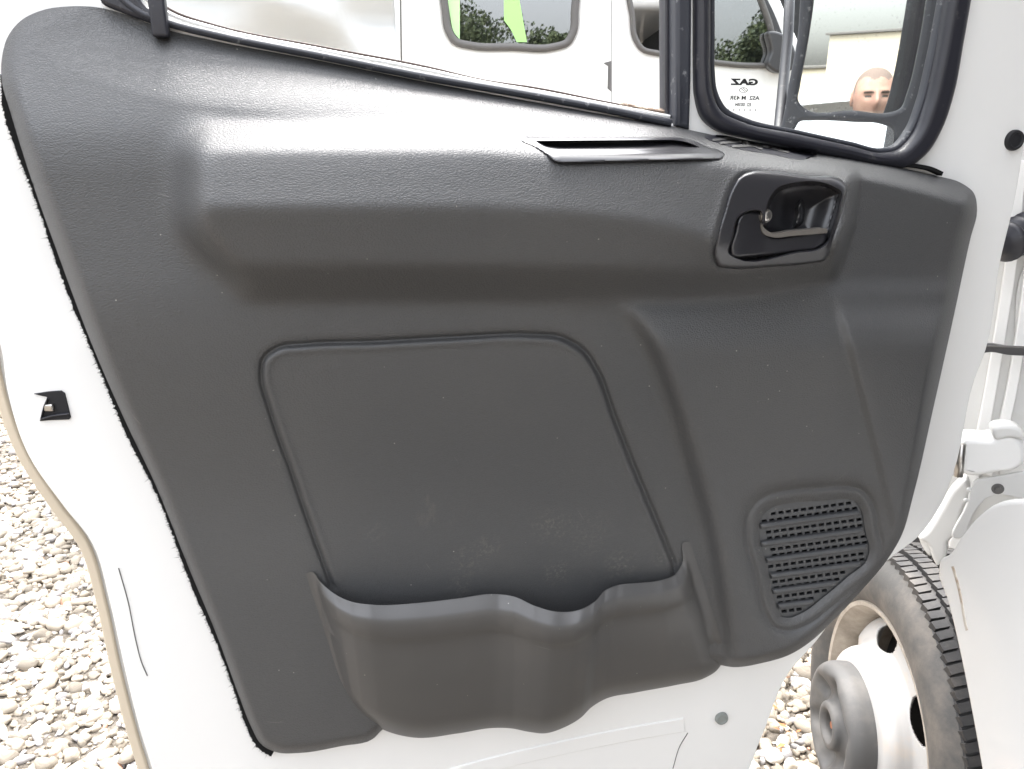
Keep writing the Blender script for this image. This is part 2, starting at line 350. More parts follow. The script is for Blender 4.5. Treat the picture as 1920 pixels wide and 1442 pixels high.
def gravel():
    def ico(sub):
        b = bmesh.new(); bmesh.ops.create_icosphere(b, subdivisions=sub, radius=1.0)
        v = np.array([x.co[:] for x in b.verts]); f = np.array([[x.index for x in q.verts] for q in b.faces]); b.free(); return v, f
    vs_, fs_, cols, off = [], [], [], 0
    def scatter(x0, x1, y0, y1, size, n, sub, z0):
        nonlocal off
        v, f = ico(sub)
        c = np.stack([rng.uniform(x0, x1, n), rng.uniform(y0, y1, n)], 1)
        s = size * np.clip(np.exp(rng.normal(0, .33, n)), .5, 2.1)
        sc = np.stack([s * rng.uniform(.75, 1.35, n), s * rng.uniform(.6, 1.0, n), s * rng.uniform(.45, .75, n)], 1)
        P = np.repeat(v[None], n, 0)
        for _ in range(7):                                          # chop facets so that each stone is lumpy
            d = rng.normal(size=(n, 3)); d /= np.linalg.norm(d, axis=1)[:, None]
            t = rng.uniform(.45, .85, n)
            e = np.maximum(np.einsum('nij,nj->ni', P, d) - t[:, None], 0)
            P = P - e[..., None] * d[:, None, :] * .9
        P = P * sc[:, None, :]
        a = rng.uniform(0, 6.28, n); b = rng.normal(0, .35, n)
        ca, sa, cb, sb = np.cos(a), np.sin(a), np.cos(b), np.sin(b)
        Y = P[..., 1] * cb[:, None] - P[..., 2] * sb[:, None]; Z = P[..., 1] * sb[:, None] + P[..., 2] * cb[:, None]
        X = P[..., 0] * ca[:, None] - Y * sa[:, None]; Y2 = P[..., 0] * sa[:, None] + Y * ca[:, None]
        P = np.stack([X + c[:, 0:1], Y2 + c[:, 1:2], Z + (z0 + sc[:, 2] * rng.uniform(.15, .8, n))[:, None]], -1)
        vs_.append(P.reshape(-1, 3)); fs_.append((f[None] + (np.arange(n) * len(v))[:, None, None] + off).reshape(-1, 3)); off += n * len(v)
        k = rng.uniform(0, 1, n); base = np.array([.335, .29, .23])[None] * (.55 + .8 * rng.uniform(0, 1, n))[:, None]
        base[k < .16] = np.array([.38, .36, .35]) * (.7 + .5 * rng.uniform(0, 1, (k < .16).sum()))[:, None]
        base[k > .985] = np.array([.46, .25, .17]); base[(k > .90) & (k <= .985)] = np.array([.62, .57, .50])
        cols.append(np.repeat(base, len(f), 0))
    scatter(-2.6, -.2, 1.1, 3.0, .0155, 12500, 2, 0)
    scatter(-2.6, -.2, 1.1, 3.0, .008, 9000, 1, 0)
    scatter(-5.0, -1.0, 3.0, 7.0, .0175, 23000, 1, 0)
    scatter(.1, 1.2, 1.1, 3.0, .0165, 6000, 2, 0)
    scatter(.1, 1.2, 1.1, 3.0, .008, 5000, 1, 0)
    scatter(-.2, .1, 1.1, 3.0, .018, 1200, 1, 0)
    scatter(-1.0, 2.2, 3.0, 5.5, .02, 9000, 1, 0)
    V = np.concatenate(vs_); T = np.concatenate(fs_); C = np.clip(np.concatenate(cols), 0, 1)
    me = bpy.data.meshes.new('gravel'); me.vertices.add(len(V)); me.vertices.foreach_set('co', V.ravel())
    me.loops.add(T.size); me.loops.foreach_set('vertex_index', T.ravel().astype(np.int32))
    me.polygons.add(len(T)); me.polygons.foreach_set('loop_start', np.arange(0, T.size, 3, dtype=np.int32)); me.polygons.foreach_set('loop_total', np.full(len(T), 3, np.int32))
    me.update(calc_edges=True)
    at = me.attributes.new('stone', 'FLOAT_COLOR', 'FACE'); at.data.foreach_set('color', np.concatenate([C, np.ones((len(C), 1))], 1).ravel())
    m = mat('stones', (.5, .5, .5), .8, bump=[('noise', 150, .5, .002, (1, 1, 1))]); n = m.node_tree.nodes; l = m.node_tree.links
    a = n.new('ShaderNodeAttribute'); a.attribute_name = 'stone'
    nz = n.new('ShaderNodeTexNoise'); nz.inputs['Scale'].default_value = 90; nz.inputs['Detail'].default_value = 5
    mr = n.new('ShaderNodeMapRange'); mr.inputs[1].default_value = .3; mr.inputs[2].default_value = .7; mr.inputs[3].default_value = .72; mr.inputs[4].default_value = 1.15
    l.new(nz.outputs[0], mr.inputs[0])
    mx = n.new('ShaderNodeVectorMath'); mx.operation = 'SCALE'; l.new(a.outputs['Color'], mx.inputs[0]); l.new(mr.outputs[0], mx.inputs['Scale'])
    l.new(mx.outputs[0], n['Principled BSDF'].inputs['Base Color'])
    o = link_mesh('gravel', me, m, None, False); o['kind'] = 'stuff'; o['label'] = 'loose cream and grey gravel stones covering the yard'; o['category'] = 'gravel'
gravel()
def litter(name, x0, x1, y0, y1, n, kind, label, cat):
    bm = bmesh.new()
    for _ in range(n):
        c = Vector((random.uniform(x0, x1), random.uniform(y0, y1), .022)); L = random.uniform(.012, .03) if kind == 'leaf' else random.uniform(.05, .13)
        a = random.uniform(0, 6.28); d = Vector((math.cos(a), math.sin(a), random.uniform(-.2, .3 if kind == 'leaf' else 1.2))).normalized()
        s = Vector((-math.sin(a), math.cos(a), 0)) * (L * .3 if kind == 'leaf' else .0018)
        p = [bm.verts.new(c - d*L*.5), bm.verts.new(c + s), bm.verts.new(c + d*L*.5), bm.verts.new(c - s + Vector((0, 0, .004)))]
        bm.faces.new(p)
    o = bm_obj(name, bm, mat(name, (.42, .17, .06) if kind == 'leaf' else (.25, .27, .09), .8, var=((.3, .1, .04) if kind == 'leaf' else (.45, .42, .2), 20, .4, .6)), None, False)
    o['kind'] = 'stuff'; o['label'] = label; o['category'] = cat
litter('dead_leaves', .45, .95, 1.5, 2.6, 260, 'leaf', 'orange brown dead leaf bits on gravel beside the wheel', 'leaves')
litter('grass', -4.2, -2.4, 3.8, 5.6, 2600, 'grass', 'thin green and yellow grass growing through the far gravel', 'grass')

# ------------------------------------------------------------------ the open door
hb = DOOR.at(1850, 700); door = root('vehicle_door', (hb.x, hb.y, .35), 'open white cab door seen from inside, with charcoal trim panel, map pocket and side window', 'vehicle door')
CARD = [(3, 150), (20, 212), (60, 340), (110, 480), (170, 640), (235, 790), (292, 910), (350, 1055), (410, 1200), (450, 1310), (472, 1365), (490, 1396), (520, 1411), (560, 1412), (640, 1399), (700, 1385), (716, 1369),
        (770, 1345), (1000, 1330), (1110, 1290), (1330, 1243), (1376, 1251), (1430, 1243), (1480, 1228), (1520, 1203), (1560, 1166), (1620, 1102), (1662, 1052), (1690, 1005), (1712, 930), (1750, 765), (1790, 585), (1820, 445),
        (1832, 395), (1826, 362), (1800, 342), (1762, 331), (1700, 317), (1600, 299), (1500, 284), (1400, 268), (1340, 254), (1290, 243), (1150, 218), (1000, 191), (800, 154), (600, 114), (400, 76), (300, 52), (240, 29), (190, 15), (130, 12), (80, 19), (40, 38), (15, 68), (4, 105)]
# white pressed steel: inner skin with the two window openings
WIN1 = [(1284, 236, 1), (1150, 207), (1000, 178), (800, 143), (600, 103), (400, 62), (330, 45), (280, 20), (235, -30), (215, -120), (230, -330), (290, -420), (400, -450), (1200, -480), (1284, -480, 1)]
WIN2 = [(1322, -470, 1), (1322, 100), (1323, 150), (1330, 195), (1352, 222), (1390, 236), (1500, 262), (1600, 284), (1680, 300), (1712, 290), (1745, 250), (1772, 190), (1795, 110), (1815, 0), (1845, -180), (1880, -470, 1)]
INNER = [(-330, -560), (-330, -200), (-290, 200), (-150, 420), (-20, 600), (0, 650), (12, 730), (50, 850), (118, 950), (172, 1020), (205, 1130), (232, 1250), (262, 1370), (290, 1460), (320, 1620), (400, 1700),
         (1300, 1560), (1375, 1500), (1430, 1380), (1480, 1262), (1530, 1205), (1600, 1110), (1678, 1042), (1723, 1007), (1760, 955), (1788, 890), (1828, 713), (1850, 655), (1877, 490), (1903, 380), (1925, 240), (1945, 60), (1960, -560)]
inner = plate('inner_skin', DOOR, INNER, M['white'], 0.0, .006, .0025, holes=[WIN1, WIN2], parent=door)
OUT2 = [(p[0] - (22 if p[0] < 900 else 0), p[1] - (0 if p[1] < 1500 else -20)) for p in INNER[:17]]
OUTER = OUT2 + [(1310, 1540), (1372, 1470), (1425, 1380), (1465, 1280), (1500, 1215), (1560, 1130), (1640, 1060), (1690, 1015), (1740, 950), (1770, 860), (1810, 700), (1840, 560), (1870, 400), (1890, 240), (1905, 60), (1915, -560)]
plate('outer_skin', DOOR, OUTER, M['white'], -.045, .006, .002, holes=[WIN1, WIN2], parent=door)
# hem of the outer skin, sealed with cream sealant, shows along the rear edge
strip('hem_sealant', DOOR, [(-22, 600), (-14, 680), (0, 745), (38, 850), (102, 950), (156, 1024), (188, 1130), (214, 1250), (246, 1375), (272, 1460)], 9, 9, M['cream'], -.036, .008, .002, door)
# door sides (shell between the skins)
def shell_wall(name, path, m, h0, h1, px_off=0):
    P = cr(path, False, 6); V = []
    for (u, v) in P:
        a, b = DOOR.ab(u, v, 0); V += [DOOR.pt(a, b, h0), DOOR.pt(a, b, h1)]
    Fc = [(2*i, 2*i+1, 2*i+3, 2*i+2) for i in range(len(P)-1)]
    o = from_arrays(name, V, Fc, m, door); md = o.modifiers.new('s', 'SOLIDIFY'); md.thickness = .002; return o
shell_wall('side_return', [(p[0] + 6 if p[0] < 900 else p[0] - 6, p[1]) for p in INNER[3:] if p[1] < 1700], M['white_shaded'], -.004, -.045)

# --- trim panel: heights rastered, then sampled on a triangulated outline
ST = 2.0
gx = np.arange(-40, 1960, ST); gy = np.arange(-40, 1482, ST); GU, GV = np.meshgrid(gx, gy)
def inpoly(poly, U, V):
    P = np.array(poly); c = np.zeros(U.shape, bool); j = len(P) - 1
    for i in range(len(P)):
        xi, yi = P[i]; xj, yj = P[j]
        if yi != yj:
            k = ((yi > V) != (yj > V)) & (U < (xj - xi) * (V - yi) / (yj - yi) + xi); c ^= k
        j = i
    return c
def blur(A, s):
    s = s / ST; r = int(4*s) + 2
    B = np.pad(A, r, mode='edge'); fy = np.fft.fftfreq(B.shape[0])[:, None]; fx = np.fft.rfftfreq(B.shape[1])[None]
    G = np.exp(-2 * (math.pi * s) ** 2 * (fx**2 + fy**2))
    return np.fft.irfft2(np.fft.rfft2(B) * G, s=B.shape)[r:-r, r:-r]
def dist(path, U, V):
    P = np.array(path); D = np.full(U.shape, 1e9)
    for a, b in zip(P[:-1], P[1:]):
        d = b - a; L = (d**2).sum()
        if L < 1e-9: continue
        t = np.clip(((U - a[0]) * d[0] + (V - a[1]) * d[1]) / L, 0, 1)
        D = np.minimum(D, (U - a[0] - t*d[0])**2 + (V - a[1] - t*d[1])**2)
    return np.sqrt(D)
def ss(a, b, x): t = np.clip((x - a) / (b - a), 0, 1); return t*t*(3 - 2*t)
def curve_v(pts, U): P = np.array(pts, float); return np.interp(U, P[:, 0], P[:, 1])
cardp = cr(CARD, True, 5)
H = .034 + .037 * ss(-60, 330, GV) * (1 - ss(520, 1000, GV))
H -= .025 * blur(np.clip((250 - GV) / 225, 0, 1.25)**1.25, 14)
# armrest and grab bulge
yT = blur(curve_v([(200, 226), (900, 228), (1000, 238), (1280, 252), (1400, 284), (1500, 297), (1580, 312), (1700, 350)], GU), 20)
yB = blur(curve_v([(200, 570), (600, 566), (1100, 566), (1280, 566), (1420, 556), (1560, 528), (1700, 500)], GU), 24)
t = (GV - yT) / (yB - yT)
t_edge = blur(np.interp(GU, [200, 1000, 1250, 1400], [.155, .155, .13, .10]), 30)
t_mid = blur(np.interp(GU, [200, 1080, 1250, 1400], [.475, .475, .54, .68]), 40)
A0 = np.where(t < t_edge, t / t_edge * .046, np.where(t < t_mid, .046 + (t - t_edge) / (t_mid - t_edge) * .016, np.where(t < .80, .062 - (t - t_mid) / (np.maximum(.80 - t_mid, .05)) * .019, .043 * (1 - (t - .80) / .20))))
A0 = np.clip(A0, 0, None) * ((t > 0) & (t < 1))
A0 = np.maximum(A0, 0)
xl = 318 + 8 * ss(240, 330, GV) + 95 * ss(400, 565, GV) + 30*ss(280,225,GV); em = ss(0, 1, (GU - xl) / (48 + 20 * ss(420, 560, GV)))
xr = curve_v([(0, 1596), (330, 1598), (420, 1588), (520, 1558), (600, 1540)], GV); rm = 1 - ss(-8, 18, GU - xr); rm2 = ss(430, 330, GU)
A1 = blur(A0, 9) * blur(em, 12) * rm; A1 = A1 * (1 - rm2) + blur(A1, 16) * rm2
H += A1 * .98
# recess right section (between the knee curve and the front ridge)
knee = cr([(1040, 575), (1110, 560), (1160, 572), (1205, 620), (1250, 720), (1300, 880), (1345, 1060), (1365, 1200), (1372, 1300)], False)
ridge = cr([(1598, 300), (1598, 400), (1575, 480), (1566, 540), (1590, 640), (1625, 780), (1655, 900), (1690, 1040), (1730, 1200)], False)
B = inpoly(knee + [(2000, 1400), (2000, 530), (1560, 540), (1450, 556), (1280, 570), (1120, 566)], GU, GV).astype(float)
H += blur(B, 12) * .024 * (.35 + .65 * ss(560, 660, GV))
Cc = inpoly(ridge + [(2000, 1300), (2000, 200)], GU, GV).astype(float)
H += blur(Cc, 6) * .007 * ss(540, 620, GV)
H -= .018 * ss(0, 300, GU - xr) * ss(0, 60, GU - xr) * (1 - ss(540, 760, GV)*.6)
# centre insert with a piping groove
INS = [(620, 1092), (590, 1010), (545, 880), (505, 765), (490, 705), (495, 672), (520, 652), (570, 645), (700, 640), (850, 632), (1000, 627), (1050, 632), (1092, 655), (1120, 695), (1150, 775), (1195, 890), (1235, 985), (1262, 1052)]
insl = cr(INS, False); dI = dist(insl, GU, GV)
inI = inpoly(insl + [(1262, 1250), (640, 1250)], GU, GV)
si = np.where(inI, dI, -dI)
H += .0028 * ss(-2, 12, si) - .0052 * np.exp(-(si / 4.2)**2) + .0016 * np.exp(-((si - 11) / 6.0)**2)
# roll-over at the belt line and rounded outer edge
belt = cr([(190, 8), (240, 29), (300, 52), (400, 76), (600, 114), (800, 154), (1000, 191), (1150, 218), (1290, 243), (1400, 268), (1500, 284), (1600, 299), (1700, 317), (1800, 340)], False)
dT = dist(belt, GU, GV); bw = np.interp(GU, [0, 300, 1000, 1300, 1500, 1800], [150, 130, 90, 46, 30, 45])
q = np.clip(1 - dT / bw, 0, 1); H -= np.minimum(.045, H * .9) * q**1.6
H += .010 * np.clip((GV - 60) / 600, -.3, 1) * 0
dE = dist(cardp + [cardp[0]], GU, GV); ew = np.interp(GV, [0, 200, 500, 900, 1400], [34, 34, 34, 22, 16]); q = np.clip(1 - dE / ew, 0, 1)
H -= (H * .92) * (1 - np.sqrt(np.clip(1 - q**2, 0, 1)))
H0 = blur(H, 5)
# speaker surround ring
SPK = [(1400, 1005), (1402, 970), (1416, 945), (1442, 928), (1475, 920), (1540, 915), (1588, 912), (1618, 921), (1636, 945), (1646, 990), (1654, 1035), (1644, 1066), (1605, 1100), (1560, 1138), (1516, 1170), (1482, 1182), (1452, 1176), (1436, 1152), (1418, 1080)]
spk = cr(SPK, True); dS = dist(spk + [spk[0]], GU, GV); inS = inpoly(spk, GU, GV); sS = np.where(inS, dS, -dS)
mS = blur((sS > -6).astype(float), 9); H = H * (1 - mS) + .050 * mS
H += -.0022 * np.exp(-(sS / 3.5)**2) + .0028 * np.exp(-((sS - 9) / 7)**2) - .004 * ss(14, 30, sS)
# seat for the handle bezel and the pull cup
BEZ = [(1343, 445), (1356, 398), (1372, 352), (1388, 330), (1412, 321), (1445, 321), (1520, 330), (1578, 337), (1588, 348), (1584, 380), (1572, 430), (1558, 472), (1545, 489), (1520, 494), (1440, 501), (1372, 504), (1346, 499), (1338, 480)]
bez = cr(BEZ, True); dB = dist(bez + [bez[0]], GU, GV); inB = inpoly(bez, GU, GV); sB = np.where(inB, dB, -dB)
mB = blur((sB > -12).astype(float), 9); H = H * (1 - mB) + H0 * mB
H += -.0015 * np.exp(-(sB / 4)**2) + .0007 * np.exp(-((sB + 9) / 6)**2) - .004 * ss(0, 8, sB)
CUP = [(977, 262), (984, 258), (1000, 257, 1), (1270, 257, 1), (1300, 263), (1330, 276), (1354, 284), (1359, 290), (1352, 298), (1338, 300, 1), (1056, 307, 1), (1038, 303), (1024, 290, 1), (1000, 275)]
cup = cr(CUP, True); dC = dist(cup + [cup[0]], GU, GV); inC = inpoly(cup, GU, GV)
H -= .006 * (inC * ss(0, 6, dC))
H = np.maximum(H, .0015)
def sampH(u, v, H=None):
    H = globals()['H'] if H is None else H
    x = (np.asarray(u, float) - gx[0]) / ST; y = (np.asarray(v, float) - gy[0]) / ST
    i = np.clip(x.astype(int), 0, len(gx)-2); j = np.clip(y.astype(int), 0, len(gy)-2); fx = x - i; fy = y - j
    return (H[j, i]*(1-fx) + H[j, i+1]*fx)*(1-fy) + (H[j+1, i]*(1-fx) + H[j+1, i+1]*fx)*fy

def resample(P, step):
    P = np.array(P); d = np.r_[0, np.cumsum(np.linalg.norm(np.diff(P, axis=0), axis=1))]; n = max(int(d[-1] / step), 2)
    s = np.linspace(0, d[-1], n + 1); return np.stack([np.interp(s, d, P[:, 0]), np.interp(s, d, P[:, 1])], 1)
def offs(P, o):
    T = np.gradient(P, axis=0); T /= (np.linalg.norm(T, axis=1)[:, None] + 1e-9); return P + np.stack([-T[:, 1], T[:, 0]], 1) * o
bnd = resample(cardp + [cardp[0]], 5)[:-1]
hole_paths = [np.array(offs(resample(bez + [bez[0]], 4)[:-1], 0))]
def shrink(poly, d):
    P = np.array([q[:2] for q in poly], float); P = P[np.linalg.norm(P - np.roll(P, 1, 0), axis=1) > .3]
    ar = (P[:, 0] * np.roll(P[:, 1], -1) - np.roll(P[:, 0], -1) * P[:, 1]).sum()
    T = np.roll(P, -1, 0) - np.roll(P, 1, 0); T /= np.linalg.norm(T, axis=1)[:, None] + 1e-9
    Q = P + np.stack([-T[:, 1], T[:, 0]], 1) * (d if ar > 0 else -d)
    cl = np.array(list(P) + [P[0]]); dd_ = np.array([dist(cl, np.array([q[0]]), np.array([q[1]]))[0] for q in Q])
    return Q[dd_ > abs(d) * .93]
bez_in = shrink(hole_paths[0], 7); cup_in = shrink(resample(cup + [cup[0]], 4)[:-1], 3.5); cup_in = cup_in[np.r_[True, np.linalg.norm(np.diff(cup_in, axis=0), axis=1) > 1.5]]
spk_in = shrink(resample(spk + [spk[0]], 5)[:-1], 24)
feat = []
for base, os_ in ((resample(insl, 4), (-9, -5, -2.5, 0, 2.5, 5, 8, 12, 17)), (resample(spk + [spk[0]], 4), (-8, -4, -1.5, 1.5, 4, 8)), (resample(bez + [bez[0]], 4), (-10, -6, -3))):
    for o_ in os_: feat.append(offs(base, o_))
feat = np.concatenate(feat)
sg = 4.6
uu, vv = np.meshgrid(np.arange(0, 1840, sg), np.arange(10, 1416, sg)); vv = vv + 0; uu = uu + (np.arange(uu.shape[0]) % 2)[:, None] * sg / 2
G = np.stack([uu.ravel(), vv.ravel()], 1)
def far_from(G, D, r): x = ((G[:, 0] - gx[0]) / ST).astype(int); y = ((G[:, 1] - gy[0]) / ST).astype(int); return np.abs(D[np.clip(y, 0, D.shape[0]-1), np.clip(x, 0, D.shape[1]-1)]) > r
inC_ = inpoly(cardp, GU, GV); Dc = np.where(inC_, dE, 0)
G = G[far_from(G, Dc, 3.0)]; feat = feat[far_from(feat, Dc, 3.0)]
G = G[far_from(G, dI, 18) & far_from(G, dS, 9)]
G = np.concatenate([G, feat])
for hp in (bez_in, cup_in, spk_in):
    dd = dist([tuple(p) for p in hp] + [tuple(hp[0])], G[:, 0], G[:, 1]); ii = inpoly(hp, G[:, 0], G[:, 1]); G = G[~(ii | (dd < 2.0))]
verts = [Vector(p) for p in bnd]; edges = [(i, (i+1) % len(bnd)) for i in range(len(bnd))]; k0 = len(bnd)
for hp in (bez_in, cup_in, spk_in):
    verts += [Vector(p) for p in hp]; edges += [(k0 + i, k0 + (i+1) % len(hp)) for i in range(len(hp))]; k0 += len(hp)
verts += [Vector(p) for p in G]
ov, oe, of, *_ = delaunay_2d_cdt(verts, edges, [], 1, 1e-4, False)
ov = np.array([p[:] for p in ov]); of = np.array([f for f in of if len(f) == 3]); cen = ov[of].mean(1)
keep = inpoly(cardp, cen[:, 0], cen[:, 1])
for hp in (bez_in, cup_in, spk_in): keep &= ~inpoly(hp, cen[:, 0], cen[:, 1])
of = of[keep]; W = np_at(DOOR, ov[:, 0], ov[:, 1], sampH(ov[:, 0], ov[:, 1]))
p0, p1, p2 = W[of[:, 0]], W[of[:, 1]], W[of[:, 2]]; nn = np.cross(p1 - p0, p2 - p0) @ np.array(DOOR.N)
of[nn < 0] = of[nn < 0][:, ::-1]
card = from_arrays('trim_panel', W, of, M['card'], door, True, 'charcoal grained trim panel with moulded armrest')

def ray_plate(name, poly, hs_, m, parent, depth=.01, step=4.0, hfun=None, label=None, feats=()):
    """solid cap whose front follows a height function of the pixel, with a skirt going back"""
    P = resample(list(poly) + [poly[0]], step)[:-1]
    u0, v0 = P.min(0); u1, v1 = P.max(0)
    a, b = np.meshgrid(np.arange(u0, u1, step), np.arange(v0, v1, step)); Q = np.stack([a.ravel(), b.ravel()], 1)
    dd = dist([tuple(p) for p in P] + [tuple(P[0])], Q[:, 0], Q[:, 1]); Q = Q[inpoly(P, Q[:, 0], Q[:, 1]) & (dd > step * .55)]
    for fp in feats:                                            # rings of points that follow a recess edge
        cl = list(fp) + [fp[0]]; dq = dist(cl, Q[:, 0], Q[:, 1]); Q = Q[dq > 6]
        for o_ in (-5, -3, -1.2, 0, 1.2, 2.4, 3.6, 5): 
            X = offs(resample(cl, 2.4), o_); dx = dist([tuple(p) for p in P] + [tuple(P[0])], X[:, 0], X[:, 1]); dc_ = dist(cl, X[:, 0], X[:, 1])
            Q = np.concatenate([Q, X[inpoly(P, X[:, 0], X[:, 1]) & (dx > 1.5) & (dc_ > abs(o_) - .4)]])
    vsx = [Vector(p) for p in P] + [Vector(p) for p in Q]; ed = [(i, (i+1) % len(P)) for i in range(len(P))]
    o1, _, f1, *_ = delaunay_2d_cdt(vsx, ed, [], 1, 1e-4, False); o1 = np.array([p[:] for p in o1]); f1 = np.array([f for f in f1 if len(f) == 3])
    c = o1[f1].mean(1); f1 = f1[inpoly(P, c[:, 0], c[:, 1])]
    dd = dist([tuple(p) for p in P] + [tuple(P[0])], o1[:, 0], o1[:, 1])
    hh = hfun(o1[:, 0], o1[:, 1], dd) if hfun else np.full(len(o1), hs_)
    Wd = np_at(DOOR, o1[:, 0], o1[:, 1], hh)
    nr = np.cross(Wd[f1[:, 1]] - Wd[f1[:, 0]], Wd[f1[:, 2]] - Wd[f1[:, 0]]) @ np.array(DOOR.N); f1[nr < 0] = f1[nr < 0][:, ::-1]
    n = len(Wd); nb = len(P); back = Wd[:nb] - np.array(DOOR.N) * depth
    V = np.concatenate([Wd, back]); Fs = [tuple(f) for f in f1] + [(i, (i+1) % nb, n + (i+1) % nb, n + i) for i in range(nb)]
    o = from_arrays(name, V, Fs, m, parent, True, label)
    bm = bmesh.new(); bm.from_mesh(o.data); bmesh.ops.recalc_face_normals(bm, faces=bm.faces); bm.to_mesh(o.data); bm.free()
    try: o.data.set_sharp_from_angle(angle=R(50))
    except Exception: pass
    return o

# felt backing along the rear edge of the panel with stray fibres
lefte = [(2, 140), (12, 200), (40, 290), (80, 400), (110, 482), (170, 642), (235, 792), (292, 912), (350, 1057), (410, 1202), (450, 1312), (474, 1372), (492, 1400), (512, 1412)]
P = resample(cr(lefte, False), 3); Tn = np.gradient(P, axis=0); Tn /= np.linalg.norm(Tn, axis=1)[:, None]; Nn = np.stack([-Tn[:, 1], Tn[:, 0]], 1)
wd = 6.0 + rng.normal(0, .9, len(P)) + 2.0 * np.sin(np.arange(len(P)) / 17.0); wd *= np.clip(np.arange(len(P)) / 20, .3, 1)
fe = [tuple(p) for p in P - Nn * -wd[:, None]] + [tuple(p) for p in (P - Nn * 14)[::-1]]
plate('felt_backing', DOOR, fe, M['felt'], .007, .006, .0, parent=door, smooth=False)
bm = bmesh.new()
for i in range(0, len(P), 1):
    for _ in range(3):
        L = random.uniform(2, 7) * (2.2 if random.random() < .04 else 1); a = P[i] + Nn[i] * wd[i] * .7; b = a + Nn[i] * L + Tn[i] * random.uniform(-4, 4)
        q = [DOOR.at(a[0], a[1]-.7, .005), DOOR.at(a[0], a[1] + .7, .004), DOOR.at(b[0], b[1], random.uniform(.003, .008))]
        bm.faces.new([bm.verts.new(x) for x in q])
fb = bm_obj('felt_fibres', bm, M['felt'], door, False); fb['kind'] = 'stuff'
strip('felt_edge', DOOR, [(1700, 310), (1725, 313), (1748, 318), (1768, 327)], 3, 5, M['felt'], .012, .01, .001, door)

# --- belt seals
beltp = [(205, -60), (225, -8), (262, 22), (310, 40), (400, 63), (600, 103), (800, 143), (1000, 178), (1150, 206), (1262, 230)]
strip('belt_seal', DOOR, beltp, 8, 7, M['dust_rubber'], .012, .014, .004, door)
strip('belt_moulding', DOOR, [(225, -70), (262, -12), (310, 22), (400, 52), (600, 93), (800, 131), (920, 157), (1000, 170), (1150, 199), (1258, 219)], 3.6, 3.6, M['white'], -.005, .01, .002, door)
strip('glass_channel', DOOR, [(240, -70), (275, -14), (320, 18), (400, 46), (600, 87), (800, 125), (910, 151), (1000, 164), (1150, 194), (1256, 213)], 2.4, 2.0, M['brown'], -.03, .01, .001, door)
plate('seal_curl', DOOR, [(186, 0), (196, -30), (240, -35), (275, 12), (296, 22), (296, 44), (262, 36), (225, 22)], M['rubber'], .010, .012, .004, parent=door)
# fuzzy dirt in the corner of the channel
bm = bmesh.new()
for _ in range(260):
    u = random.uniform(1160, 1264); v0_ = np.interp(u, [1160, 1264], [196, 214]) + random.uniform(-4, 3)
    L = random.uniform(6, 26); a = random.uniform(-.25, .35)
    q = [DOOR.at(u, v0_, -.02), DOOR.at(u + .8, v0_ + 1.2, -.018), DOOR.at(u + L*math.cos(a), v0_ + L*math.sin(a) * .7, random.uniform(-.03, -.01))]
    bm.faces.new([bm.verts.new(x) for x in q])
d_ = bm_obj('channel_debris', bm, mat('dry debris', (.16, .11, .08), .9, var=((.4, .33, .25), 60, .4, .6)), door, False); d_['kind'] = 'stuff'
# --- vertical divider of the window
plate('divider_channel', DOOR, [(1248, -470, 1), (1268, -470, 1), (1268, 226, 1), (1248, 212, 1)], M['rubber'], -.012, .02, .002, parent=door)
plate('window_divider', DOOR, [(1268, -480, 1), (1303, -480, 1), (1297, 150, 1), (1294, 243, 1), (1268, 236, 1)], M['dust_rubber'], .008, .026, .004, parent=door)
# --- fixed front window: rubber surround, inner lip, pane
SO = [(1309, -480, 1), (1309, 60), (1309, 130), (1312, 185), (1324, 222), (1350, 244), (1400, 258), (1500, 280), (1600, 300), (1670, 314), (1708, 315), (1742, 292), (1772, 245), (1796, 175), (1814, 80), (1830, -10), (1856, -180), (1895, -480, 1)]
SI = [(1336, -460, 1), (1336, 70), (1336, 130), (1342, 178), (1358, 208), (1392, 226), (1500, 251), (1600, 273), (1665, 287), (1694, 282), (1722, 254), (1744, 202), (1764, 120), (1786, 0), (1812, -160), (1840, -460, 1)]
ws = plate('window_seal', DOOR, SO, M['rubber'], .014, .026, .009, holes=[SI], parent=door, bres=4)
SI1 = [(p[0] + (-2 if p[0] < 1400 else 3), p[1] + (4 if p[1] > 200 else 0)) + tuple(p[2:]) for p in SI]
SI2 = [(1342, -455, 1), (1342, 70), (1342, 130), (1348, 174), (1364, 202), (1396, 219), (1500, 244), (1600, 266), (1655, 278), (1678, 274), (1704, 246), (1726, 194), (1746, 114), (1768, 0), (1794, -160), (1822, -455, 1)]
plate('seal_lip', DOOR, SI1, M['dust_rubber'], .0, .012, .003, holes=[SI2], parent=ws)
pane = plate('window_pane', DOOR, SI1, M['glass'], -.010, .004, .0005, parent=door, label='dusty front quarter window pane')
# maker's etching on the pane, written to be read from outside
def glass_text(s, u, v, hpx, bold=0.0, widen=1.0):
    cu = bpy.data.curves.new('etching', 'FONT'); cu.body = s; cu.size = 1; cu.align_x = 'CENTER'; cu.offset = bold
    t_ = bpy.data.objects.new('tmp', cu); COL.objects.link(t_); bpy.context.view_layer.update()
    me_ = bpy.data.meshes.new_from_object(t_); bpy.data.objects.remove(t_)
    c = DOOR.at(u, v, -.0085); k = hpx * (c - CAM).length / F / .7
    for q_ in me_.vertices:
        x, y, z = q_.co; p_ = c - DOOR.A * (x * k * widen) + DOOR.B * (y * k) ; q_.co = p_
    return me_
marks = [glass_text('GAZ', 1396, 159, 9, .06, 1.8), glass_text('AS2  M 43R', 1396, 187, 6, .03, 1.3), glass_text('E2  00384', 1393, 199, 5, .03), glass_text('.  .  .  .  .  .  .', 1386, 207, 9, .03)]
bm = bmesh.new()
